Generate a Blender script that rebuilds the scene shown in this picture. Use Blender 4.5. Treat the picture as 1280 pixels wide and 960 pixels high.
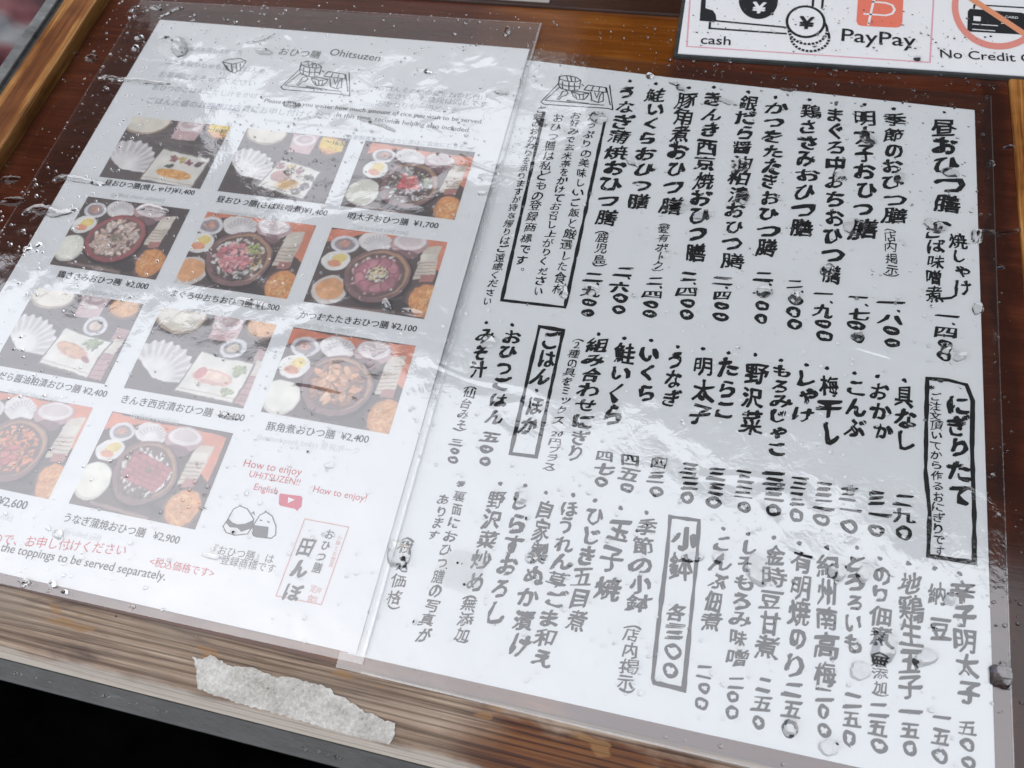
import bpy, bmesh, math, random
import numpy as np
from mathutils import Vector, Matrix, noise
S = bpy.context.scene
C = S.collection
for o in list(bpy.data.objects): bpy.data.objects.remove(o)
random.seed(7)
MM = 0.001
# ------------------------------------------------------------------ camera, sky, sun, exposure
CAM_R = [[0.972839, -0.154353, 0.172511], [0.213227, 0.887614, -0.408259], [-0.090107, 0.433955, 0.896417]]
CAM_C = [0.293428, -0.308521, 0.269441]
CAM_F = 26.4711
cam = bpy.data.cameras.new('camera'); camo = bpy.data.objects.new('camera', cam); C.objects.link(camo)
camo.matrix_world = Matrix([CAM_R[i] + [CAM_C[i]] for i in range(3)] + [[0, 0, 0, 1]])
cam.sensor_width = 36; cam.lens = CAM_F; cam.clip_start = 0.01; cam.clip_end = 200
cam.dof.use_dof = True; cam.dof.focus_distance = 0.30; cam.dof.aperture_fstop = 18
S.camera = camo
S.render.resolution_x, S.render.resolution_y = 1024, 768
SUN_EL, SUN_AZ = math.radians(60), math.radians(240)      # azimuth measured from +y towards +x
w = bpy.data.worlds.new('World'); S.world = w; w.use_nodes = True
nt = w.node_tree; bg = nt.nodes['Background']; sky = nt.nodes.new('ShaderNodeTexSky')
sky.sky_type = 'NISHITA'; sky.sun_disc = False; sky.sun_elevation = SUN_EL; sky.sun_rotation = SUN_AZ
sky.air_density = 1.0; sky.dust_density = 1.5; sky.ozone_density = 0.4
nt.links.new(sky.outputs[0], bg.inputs[0]); bg.inputs[1].default_value = 0.06
sl = bpy.data.lights.new('sun', 'SUN'); so = bpy.data.objects.new('sun', sl); C.objects.link(so)
sl.energy = 1.6; sl.angle = math.radians(122); sl.color = (1.0, 0.985, 0.955)
sd = Vector((math.sin(SUN_AZ) * math.cos(SUN_EL), math.cos(SUN_AZ) * math.cos(SUN_EL), math.sin(SUN_EL)))
so.rotation_euler = sd.to_track_quat('Z', 'Y').to_euler()
S.view_settings.view_transform = 'Standard'; S.view_settings.look = 'None'
S.view_settings.exposure = 1.07; S.view_settings.gamma = 1
S.cycles.max_bounces = 14; S.cycles.transparent_max_bounces = 16; S.cycles.use_denoising = True

# ------------------------------------------------------------------ numbers, millimetres on the tray (origin: top left corner of the photo sheet)
BRUSH = [('・', 406.8, -18.1, 406.8, -18.1, 7, 2), ('昼おひつ膳', 406.6, -27.3, 406.6, -70.8, 11.5, 3), ('︵', 404.6, -78.7, 404.6, -78.7, 8, 1), ('さば味噌煮', 401.0, -86.0, 400.8, -117.0, 7.5, 2), ('焼しゃけ', 409.9, -89.6, 411.1, -112.3, 7.5, 2), ('︶', 404.0, -121.1, 404.0, -121.1, 9, 1), ('一、四〇〇', 404.8, -126.9, 404.1, -145.1, 8, 3), ('・季節のおひつ膳', 384.3, -18.4, 384.6, -80.0, 10, 3), ('︵店内掲示︶', 383.7, -86.4, 384.5, -112.6, 5.5, 0), ('一、八〇〇', 384.3, -124.2, 384.4, -142.3, 9, 3), ('・明太子おひつ膳', 372.1, -17.9, 373.5, -88.8, 10, 3), ('一、七〇〇', 372.1, -123.5, 371.6, -142.3, 8.5, 3), ('・まぐろ中おちおひつ膳', 359.4, -17.9, 361.0, -114.0, 9.5, 3), ('一、九〇〇', 358.5, -123.8, 359.1, -143.7, 8.5, 3), ('・鶏ささみおひつ膳', 347.7, -17.3, 348.4, -91.6, 10, 3), ('二、〇〇〇', 347.1, -120.9, 347.3, -140.0, 8.5, 3), ('・かつをたたきおひつ膳', 332.9, -17.6, 333.8, -104.3, 10, 3), ('二、一〇〇', 334.2, -118.9, 334.8, -139.5, 8.5, 3), ('・銀だら醤油粕漬おひつ膳', 319.6, -16.1, 320.4, -113.4, 9.5, 3), ('二、四〇〇', 317.8, -123.9, 318.9, -141.3, 8.5, 3), ('・きんき西京焼おひつ膳', 303.5, -14.9, 305.6, -111.1, 9.5, 3), ('二、四〇〇', 304.0, -123.6, 304.9, -142.4, 8.5, 3), ('・豚角煮おひつ膳', 291.6, -16.3, 291.9, -88.1, 10, 3), ('︵愛有ポーク︶', 291.0, -97.1, 291.1, -124.0, 5, 0), ('二、四〇〇', 290.6, -128.2, 290.9, -144.7, 8.5, 3), ('・鮭いくらおひつ膳', 277.0, -15.9, 277.7, -87.4, 10, 3), ('二、六〇〇', 277.1, -125.4, 277.7, -144.5, 8.5, 3), ('・うなぎ蒲焼おひつ膳', 263.1, -15.4, 264.9, -98.7, 10, 3), ('︵鹿児島︶', 264.9, -104.8, 265.9, -125.5, 5.5, 0), ('二、九〇〇', 264.9, -130.2, 265.0, -148.1, 8.5, 3), ('たっぷりの美味しいご飯と厳選した食材', 249.2, -40.2, 251.3, -138.4, 5.2, 0), ('お好みで玄米茶をかけてお召し上がりください', 241.2, -40.7, 242.8, -140.6, 5, 0), ('おひつ膳は私どもの登録商標です。', 232.8, -43.3, 232.7, -132.3, 5.6, 0), ('ご飯のおかわりを承りますが持ち帰りはご遠慮ください', 223.4, -39.3, 223.1, -149.3, 4.6, 0), ('にぎりたて', 407.9, -165.3, 407.5, -200.6, 8.2, 3), ('※ご注文頂いてから作るおにぎりです', 399.9, -159.3, 400.5, -222.5, 4.4, 0), ('・具なし', 389.1, -158.1, 389.4, -183.2, 8, 3), ('二九〇', 388.8, -206.2, 388.9, -218.2, 7.5, 3), ('・おかか', 380.2, -158.3, 381.9, -180.7, 8, 3), ('三一〇', 380.3, -207.2, 380.2, -219.3, 7.5, 3), ('・こんぶ', 371.4, -158.0, 372.0, -180.9, 8, 3), ('三一〇', 370.8, -207.5, 371.1, -219.6, 7.5, 3), ('・梅干し', 361.7, -157.6, 362.8, -184.8, 8, 3), ('三二〇', 361.5, -207.2, 361.4, -218.9, 7.5, 3), ('・しゃけ', 353.4, -157.6, 353.6, -179.2, 8, 3), ('三三〇', 352.6, -206.7, 353.2, -218.7, 7.5, 3), ('・もろみじゃこ', 344.0, -157.1, 344.5, -194.7, 7.5, 3), ('三三〇', 344.4, -206.7, 345.2, -218.4, 7.5, 3), ('・野沢菜', 334.3, -156.6, 334.8, -185.9, 8.5, 3), ('三三〇', 334.3, -207.6, 334.7, -219.5, 7.5, 3), ('・たらこ', 324.2, -157.2, 324.4, -182.1, 8, 3), ('三三〇', 324.0, -208.3, 324.6, -219.6, 7.5, 3), ('・明太子', 314.5, -157.0, 315.7, -185.7, 8.5, 3), ('三三〇', 314.1, -208.2, 314.5, -219.4, 7.5, 3), ('・うなぎ', 303.9, -157.7, 304.3, -181.2, 8, 3), ('四三〇', 302.9, -208.1, 303.2, -219.4, 7.5, 3), ('・いくら', 293.2, -156.5, 294.2, -180.2, 8, 3), ('四五〇', 292.6, -208.7, 293.0, -219.8, 7.5, 3), ('・鮭いくら', 283.0, -157.4, 282.9, -191.5, 8.5, 3), ('四七〇', 282.3, -209.0, 282.9, -219.5, 7.5, 3), ('・組み合わせにぎり', 271.6, -157.4, 272.1, -209.9, 8.5, 3), ('︵２種の具をミックス', 263.5, -160.3, 263.0, -197.5, 4.8, 0), ('20円プラス︶', 263.4, -203.2, 262.9, -219.4, 4.8, 0), ('ごはん・ほか', 252.8, -163.2, 251.8, -201.9, 7.5, 3), ('・おひつごはん', 236.3, -158.7, 238.0, -200.6, 8, 3), ('五〇〇', 237.8, -209.5, 238.3, -219.7, 7.5, 3), ('・みそ汁', 224.8, -159.4, 226.3, -181.5, 7.5, 3), ('︵仙台みそ︶', 225.4, -188.6, 225.4, -210.0, 5, 0), ('三〇〇', 225.1, -213.8, 225.9, -221.0, 6.5, 2), ('※裏面におひつ膳の写真が', 232.2, -229.6, 231.7, -285.5, 5, 1), ('あります', 226.6, -237.1, 226.2, -250.8, 4.6, 0), ('︵税込価格︶', 217.1, -252.5, 218.4, -280.3, 5.2, 1), ('・野沢菜炒め', 246.3, -227.0, 245.6, -264.3, 7.8, 3), ('︵無添加︶', 244.9, -268.4, 245.3, -286.7, 5.2, 1), ('・しらすおろし', 255.3, -225.9, 254.9, -272.8, 7.5, 3), ('・自家製ぬか漬け', 264.4, -227.4, 265.5, -282.0, 7.5, 3), ('・ほうれん草ごま和え', 273.6, -226.3, 273.8, -284.5, 7.5, 3), ('・ひじき五目煮', 282.6, -227.0, 282.6, -269.9, 7.8, 3), ('・玉子焼', 291.6, -227.8, 291.7, -257.3, 8.5, 3), ('・季節の小鉢', 301.2, -227.8, 302.4, -260.4, 8, 3), ('︵店内掲示︶', 302.3, -266.9, 302.6, -290.4, 6, 1), ('小鉢', 315.2, -234.6, 315.6, -244.9, 8.5, 3), ('各三〇〇', 315.9, -260.9, 315.8, -279.8, 6.5, 3), ('・こんぶ佃煮', 328.8, -228.4, 327.7, -261.4, 7.5, 3), ('二〇〇', 327.3, -277.8, 327.6, -287.7, 6, 3), ('・しそもろみ味噌', 337.4, -228.8, 337.1, -271.2, 7, 3), ('二〇〇', 337.0, -278.8, 337.0, -288.1, 6, 3), ('・金時豆甘煮', 346.7, -228.4, 345.9, -266.0, 7.5, 3), ('二五〇', 346.0, -277.7, 345.7, -289.6, 6, 3), ('・有明焼のり', 355.4, -228.8, 355.6, -269.6, 7.5, 3), ('二五〇', 355.3, -277.4, 355.0, -289.3, 6.2, 3), ('・紀州南高梅', 364.2, -228.5, 364.9, -270.2, 7.8, 3), ('二〇〇', 364.9, -276.8, 365.1, -287.5, 6.2, 3), ('・とろろいも', 373.7, -226.6, 373.5, -259.0, 7.2, 3), ('二五〇', 373.7, -276.6, 373.3, -288.1, 6.2, 3), ('・のり佃煮', 382.1, -228.9, 382.2, -255.2, 7.4, 3), ('︵無添加︶', 382.0, -259.3, 381.7, -274.4, 5, 1), ('二五〇', 381.5, -277.8, 381.6, -288.6, 6.4, 3), ('・地鶏生玉子', 391.2, -228.8, 391.1, -269.3, 7.6, 3), ('一五〇', 390.8, -276.3, 390.8, -287.3, 6.4, 3), ('・納豆', 399.6, -229.0, 400.0, -248.6, 7.2, 3), ('一五〇', 400.0, -276.2, 399.6, -287.6, 6.2, 3), ('・辛子明太子', 407.7, -229.1, 408.2, -266.6, 7.6, 3), ('五〇〇', 407.9, -277.6, 407.6, -287.4, 6.2, 3)]
PRINT = [('おひつ膳', 78.2, -18.4, 101.5, -18.7, 'grey', 1), ('Ohitsuzen', 106.0, -15.9, 134.3, -17.4, 'grey', 1), ('・ごはんその他の量をお申し付け', 136.8, -36.9, 196.5, -37.3, 'faint', 1), ('ください。お値段は同じです', 141.3, -41.8, 197.1, -41.5, 'faint', 1), ('おかわりも一回どうぞ。', 142.1, -47.2, 185.1, -47.2, 'faint', 1), ('Please advise you waiter how much amount of rice you wish to be served.', 82.8, -52.3, 197.7, -52.4, 'small', 0), ('In this time, seconds helping also included.', 123.6, -57.0, 192.8, -58.6, 'small', 0), ('おひつ膳のお召し上がり方', 16.5, -21.6, 57.8, -20.6, 'faint', 0), ('ふたを取りしゃもじでごはんを', 17.5, -32.4, 75.4, -32.8, 'faint', 0), ('お茶碗によそってください', 17.9, -41.8, 73.6, -42.2, 'faint', 0), ('おひつのごはんにだし汁をかけて', 18.3, -51.0, 82.0, -50.1, 'faint', 0), ('・ごはん大盛のお客様は店員にお申し付けください', 15.7, -60.5, 126.3, -58.8, 'faint', 0), ('（served with homemade Japanese tofu pickles）', 87.2, -63.7, 199.2, -63.9, 'pale', 0), ('・自家製煮たてのほうじ茶はご自由にどうぞ', 131.3, -70.2, 192.5, -68.8, 'faint', 0), ('昼おひつ膳(焼しゃけ)¥1,400', 21.2, -114.5, 69.6, -114.2, 'cap', 1), ('昼おひつ膳(さば味噌煮)¥1,400', 82.3, -116.2, 138.6, -116.6, 'cap', 1), ('明太子おひつ膳  ¥1,700', 148.8, -116.5, 192.0, -116.0, 'cap', 1), ('鶏ささみおひつ膳  ¥2,000', 23.1, -168.4, 69.6, -168.0, 'cap', 1), ('まぐろ中おちおひつ膳 ¥1,900', 81.9, -169.5, 133.9, -169.0, 'cap', 1), ('かつおたたきおひつ膳 ¥2,100', 144.2, -170.6, 196.6, -169.1, 'cap', 1), ('銀だら醤油粕漬おひつ膳 ¥2,400', 17.4, -221.3, 74.6, -221.2, 'cap', 1), ('きんき西京漬おひつ膳  ¥2,400', 82.3, -222.1, 137.7, -221.0, 'cap', 1), ('豚角煮おひつ膳  ¥2,400', 148.2, -222.6, 191.2, -220.7, 'cap', 1), ('鮭いくらおひつ膳  ¥2,600', 10.7, -273.7, 64.0, -272.3, 'cap', 1), ('うなぎ蒲焼おひつ膳   ¥2,900', 81.7, -273.5, 131.3, -273.0, 'cap', 1), ('(grilled chum salmon)', 28.0, -119.5, 68.8, -119.1, 'pale', 0), ('(simmered mackerel in miso)', 86.5, -121.3, 137.2, -121.9, 'pale', 0), ('(hot spiced cod roe)', 152.4, -120.5, 190.5, -120.3, 'pale', 0), ('(steamed chicken breast)', 29.6, -173.5, 74.4, -173.2, 'pale', 0), ('(minced tuna)', 92.7, -174.5, 129.0, -173.9, 'pale', 0), ('(bonito slightly seared)', 141.0, -173.9, 200.9, -171.9, 'pale', 0), ('(grilled black cod)', 30.5, -226.0, 66.2, -225.7, 'pale', 0), ('(grilled rockfish)', 89.5, -226.4, 127.5, -225.7, 'pale', 0), ('(braised pork belly) 愛有ポーク', 146.0, -226.2, 196.4, -224.5, 'pale', 0), ('(salmon roe)', 44.0, -277.1, 78.0, -276.1, 'pale', 0), ('(broiled eel)', 84.0, -277.2, 118.5, -276.7, 'pale', 0), ('別盛りもできますので、お申し付けください', 19.0, -291.1, 112.3, -281.0, 'red', 0), ('<税込価格です>', 123.2, -282.5, 149.5, -282.1, 'red', 0), ('If you wish the toppings to be served separately.', 40.7, -290.1, 131.8, -286.8, 'black', 0), ('How to enjoy', 144.8, -239.1, 169.1, -238.5, 'red', 0), ('UHiTSUZEN!!', 148.6, -242.7, 169.8, -242.4, 'red', 0), ('English', 152.4, -247.3, 162.2, -247.4, 'red', 0), ('How to enjoy!', 175.9, -243.8, 197.4, -243.6, 'red', 0), ('『おひつ膳』は', 145.9, -273.5, 170.0, -272.7, 'grey', 1), ('登録商標です', 150.1, -276.6, 171.8, -275.9, 'grey', 1)]
STAMP_TEXT = [('田んぼ', 180.5, -264.5, 181.0, -281.0, 6.3, 3, 'grey'), ('おひつ膳', 187.7, -258.3, 187.2, -271.0, 3.6, 1, 'grey'), ('小鉢とお惣菜', 191.9, -258.7, 191.9, -268.9, 1.9, 0, 'pinkt'), ('定食', 188.2, -278.4, 188.2, -281.9, 2.6, 0, 'pinkt'), ('弁当', 190.4, -278.6, 190.0, -281.8, 2.2, 0, 'pinkt')]
STAMP_BOX = [(176.4, -254.5), (194.0, -254.3), (192.9, -283.2), (175.4, -283.6)]
BOXES = {'top': [(225.5, -40.1), (228.7, -147.7), (255.7, -146.9), (255.4, -42.5)], 'nigiri': [(397.4, -156.0), (404.8, -155.4), (411.2, -156.3), (413.2, -162.7), (412.3, -182.2), (412.2, -206.4), (411.6, -224.4), (396.9, -224.9), (397.6, -209.3), (396.4, -194.5), (396.9, -172.2), (397.4, -156.0)], 'gohan': [(247.0, -157.7), (257.1, -157.9), (257.1, -214.0), (247.2, -214.5), (247.0, -157.7)], 'kobachi': [(309.5, -227.7), (319.7, -227.2), (320.4, -238.8), (320.8, -263.7), (321.1, -284.7), (311.5, -284.5), (310.8, -283.4), (310.4, -268.5), (310.1, -240.8), (309.5, -227.7)]}
TRAY = [[(222.7, -34.1), (228.9, -21.0), (228.8, -16.1)], [(222.7, -34.1), (224.6, -35.5), (255.5, -34.3), (258.0, -35.0)], [(224.4, -32.8), (230.1, -23.1)], [(224.4, -32.8), (253.3, -32.5)], [(253.9, -19.2), (258.0, -35.0)], [(252.6, -20.9), (256.3, -32.1)], [(240.3, -20.2), (241.6, -21.1)], [(228.4, -16.2), (231.8, -15.2), (236.7, -15.8), (239.4, -17.6), (239.7, -23.5)], [(228.4, -16.2), (229.0, -21.6), (230.7, -24.1), (235.2, -25.1), (239.4, -24.1)], [(228.7, -17.8), (232.5, -19.0), (237.3, -19.0), (239.4, -17.6)], [(228.9, -21.0), (233.1, -22.2), (239.4, -21.9)], [(231.8, -15.2), (233.3, -18.9)], [(233.8, -15.0), (235.3, -19.2)], [(236.3, -15.8), (236.9, -19.0)], [(230.6, -19.2), (231.6, -24.5)], [(233.8, -19.4), (234.9, -25.2)], [(236.6, -19.6), (237.6, -24.9)], [(230.1, -31.6), (231.5, -28.3), (231.8, -26.1), (233.7, -25.3), (234.8, -26.8), (233.9, -28.5), (232.1, -29.3), (231.0, -32.0)], [(236.1, -25.6), (237.8, -28.6), (240.1, -30.4), (243.2, -30.0), (244.4, -27.8), (244.8, -25.6), (240.4, -25.1), (236.1, -25.6)], [(236.1, -25.6), (240.7, -27.1), (244.8, -25.6)], [(238.4, -27.4), (239.7, -29.9)], [(240.3, -27.2), (241.3, -30.3)], [(242.3, -27.0), (242.8, -30.1)], [(243.5, -20.4), (242.1, -23.8)], [(243.5, -20.4), (252.2, -21.0), (253.1, -24.1), (242.1, -23.8)], [(246.3, -20.6), (245.7, -23.9)], [(249.4, -20.8), (249.2, -24.0)], [(245.4, -24.5), (247.1, -30.1), (250.4, -31.2), (252.5, -29.9), (251.6, -24.2)], [(247.4, -24.7), (249.1, -28.2), (249.7, -24.5)], [(250.3, -30.7), (250.4, -26.5), (251.2, -24.3)], [(234.9, -31.6), (245.9, -32.3)], [(235.4, -32.5), (239.7, -32.5)]]
TRAY_TO_PHOTO_SHEET = [[1.0864, -0.0237], [-0.0745, 1.026], [-156.4971, -0.8603]]
BOWL_ICON = [[(49.3, -27.3), (55.6, -28.4), (62.3, -25.2), (58.2, -23.8), (52.1, -25.1), (49.3, -27.3)], [(49.8, -27.6), (54.4, -32.6), (58.7, -34.3), (61.5, -32.3), (62.5, -25.8)], [(52.4, -29.5), (55.2, -32.8)], [(55.1, -28.8), (57.9, -34.0)], [(57.7, -28.2), (60.2, -33.4)], [(59.8, -27.4), (61.7, -32.1)]]
RICE_LINES = [[(146.0, -263.3), (146.8, -260.7), (147.5, -256.1), (149.5, -254.5), (152.9, -255.0), (156.8, -258.3), (157.5, -261.1), (156.5, -264.2), (151.9, -265.6), (148.1, -265.3), (146.0, -263.3)], [(158.4, -263.8), (157.6, -260.5), (158.6, -256.4), (160.6, -254.7), (163.6, -255.9), (166.4, -259.3), (167.4, -262.5), (166.2, -264.0), (160.2, -264.6), (158.4, -263.8)], [(159.3, -258.2), (160.4, -258.3)], [(162.4, -258.1), (163.4, -258.5)], [(155.1, -256.6), (155.8, -255.7), (156.5, -256.8)]]
RICE_FILL = [[(146.7, -261.8), (146.6, -259.8), (149.1, -261.2), (151.3, -261.5), (154.1, -260.7), (156.8, -258.7), (157.4, -261.9), (155.5, -262.9), (153.8, -263.9), (151.7, -262.7), (148.8, -263.1)], [(157.6, -260.5), (163.6, -260.1), (164.7, -264.2), (158.9, -264.6)]]
PLAY_BADGE = [(163.5, -246.8), (172.0, -246.3), (172.7, -246.8), (173.5, -250.1), (172.8, -251.2), (172.5, -252.1), (171.3, -251.5), (165.2, -251.4), (164.4, -250.8), (163.3, -247.4)]
PLAY_TRI = [(167.2, -247.6), (170.1, -248.1), (167.8, -249.9)]
CARD_WHITE = [(283.8, 4.4), (282.6, 42.5)]
CARD_PINK = [[(284.3, 55.9), (287.5, 9.4), (399.8, 11.0), (402.3, 60.5)]]
BILL = [[(290.5, 47.6), (291.7, 28.1), (299.2, 28.0), (299.8, 29.8), (299.1, 33.5), (297.4, 36.3), (294.5, 37.2), (293.6, 37.6), (292.8, 47.8)]]
BILL_LINES = [[(299.2, 28.9), (334.0, 27.7)], [(296.9, 27.8), (297.1, 23.2), (334.3, 23.3)], [(345.4, 52.9), (345.5, 44.0)], [(350.1, 53.4), (350.0, 42.8)]]
NOTE_DISC = ((319.0, 45.6), (328.6, 45.3), (319.2, 32.2))
COINS = [((345.2, 22.2), (354.8, 22.5), (345.3, 11.6)), ((344.0, 27.0), (353.7, 27.2), (344.1, 16.2)), ((342.6, 32.5), (352.1, 32.7), (342.8, 20.8))]
LOGO = [(366.8, 57.1), (366.4, 35.4), (367.3, 33.0), (369.0, 32.4), (384.8, 32.9), (386.7, 33.8), (387.6, 36.4), (388.2, 59.1)]
LOGO_P = [[(371.9, 33.1), (374.5, 53.6)], [(369.6, 41.0), (380.0, 40.9), (382.9, 42.4), (384.0, 45.4), (382.9, 48.6), (379.9, 49.9), (373.5, 50.1)]]
RING = ((431.2, 52.9), (452.1, 53.0), (428.8, 22.7))
BAR = [(417.8, 58.2), (444.5, 31.7)]
CARDPIC = [(417.4, 47.5), (418.4, 49.6), (441.4, 49.1), (443.6, 48.1), (442.2, 34.6), (440.3, 34.0), (417.9, 33.6), (416.8, 35.0)]
CARDPIC_MARKS = [[(419.9, 44.5), (423.1, 44.4), (422.9, 41.2), (419.7, 41.3)], [(419.1, 39.2), (430.5, 39.2), (430.5, 38.6), (419.1, 38.6)], [(419.0, 35.6), (429.1, 35.5), (429.1, 34.9), (419.0, 35.0)], [(431.9, 40.9), (433.1, 40.9), (433.1, 40.5), (431.9, 40.5)]]
CARDPIC_TOP = [[(420.6, 52.7), (457.8, 52.8)], [(420.6, 52.7), (420.2, 49.8)]]
CARD_TEXT = [('cash', 293.9, 11.9, 308.2, 12.4), ('PayPay', 359.9, 21.0, 393.5, 20.4), ('No Credit Card', 404.5, 14.7, 454.4, 16.2), ('CARD', 433.8, 44.7, 439.6, 44.5), ('¥', 316.8, 36.5, 322.8, 36.5), ('¥', 339.8, 27.3, 346.3, 27.2)]
SCRAP = [(152.7, -309.3), (156.0, -309.7), (158.8, -307.5), (163.6, -308.7), (168.3, -309.6), (173.9, -308.4), (180.2, -308.9), (185.1, -309.7), (189.1, -308.4), (196.6, -308.6), (204.7, -309.0), (206.9, -310.6), (211.1, -310.9), (216.3, -312.6), (218.6, -313.6), (222.9, -313.7), (226.1, -314.8), (229.9, -314.5), (230.3, -317.6), (229.9, -321.1), (222.5, -321.5), (214.0, -321.4), (205.3, -321.0), (195.0, -320.8), (184.6, -320.5), (175.6, -320.3), (166.3, -319.7), (158.6, -318.8), (156.2, -315.3), (155.4, -312.8)]
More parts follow.
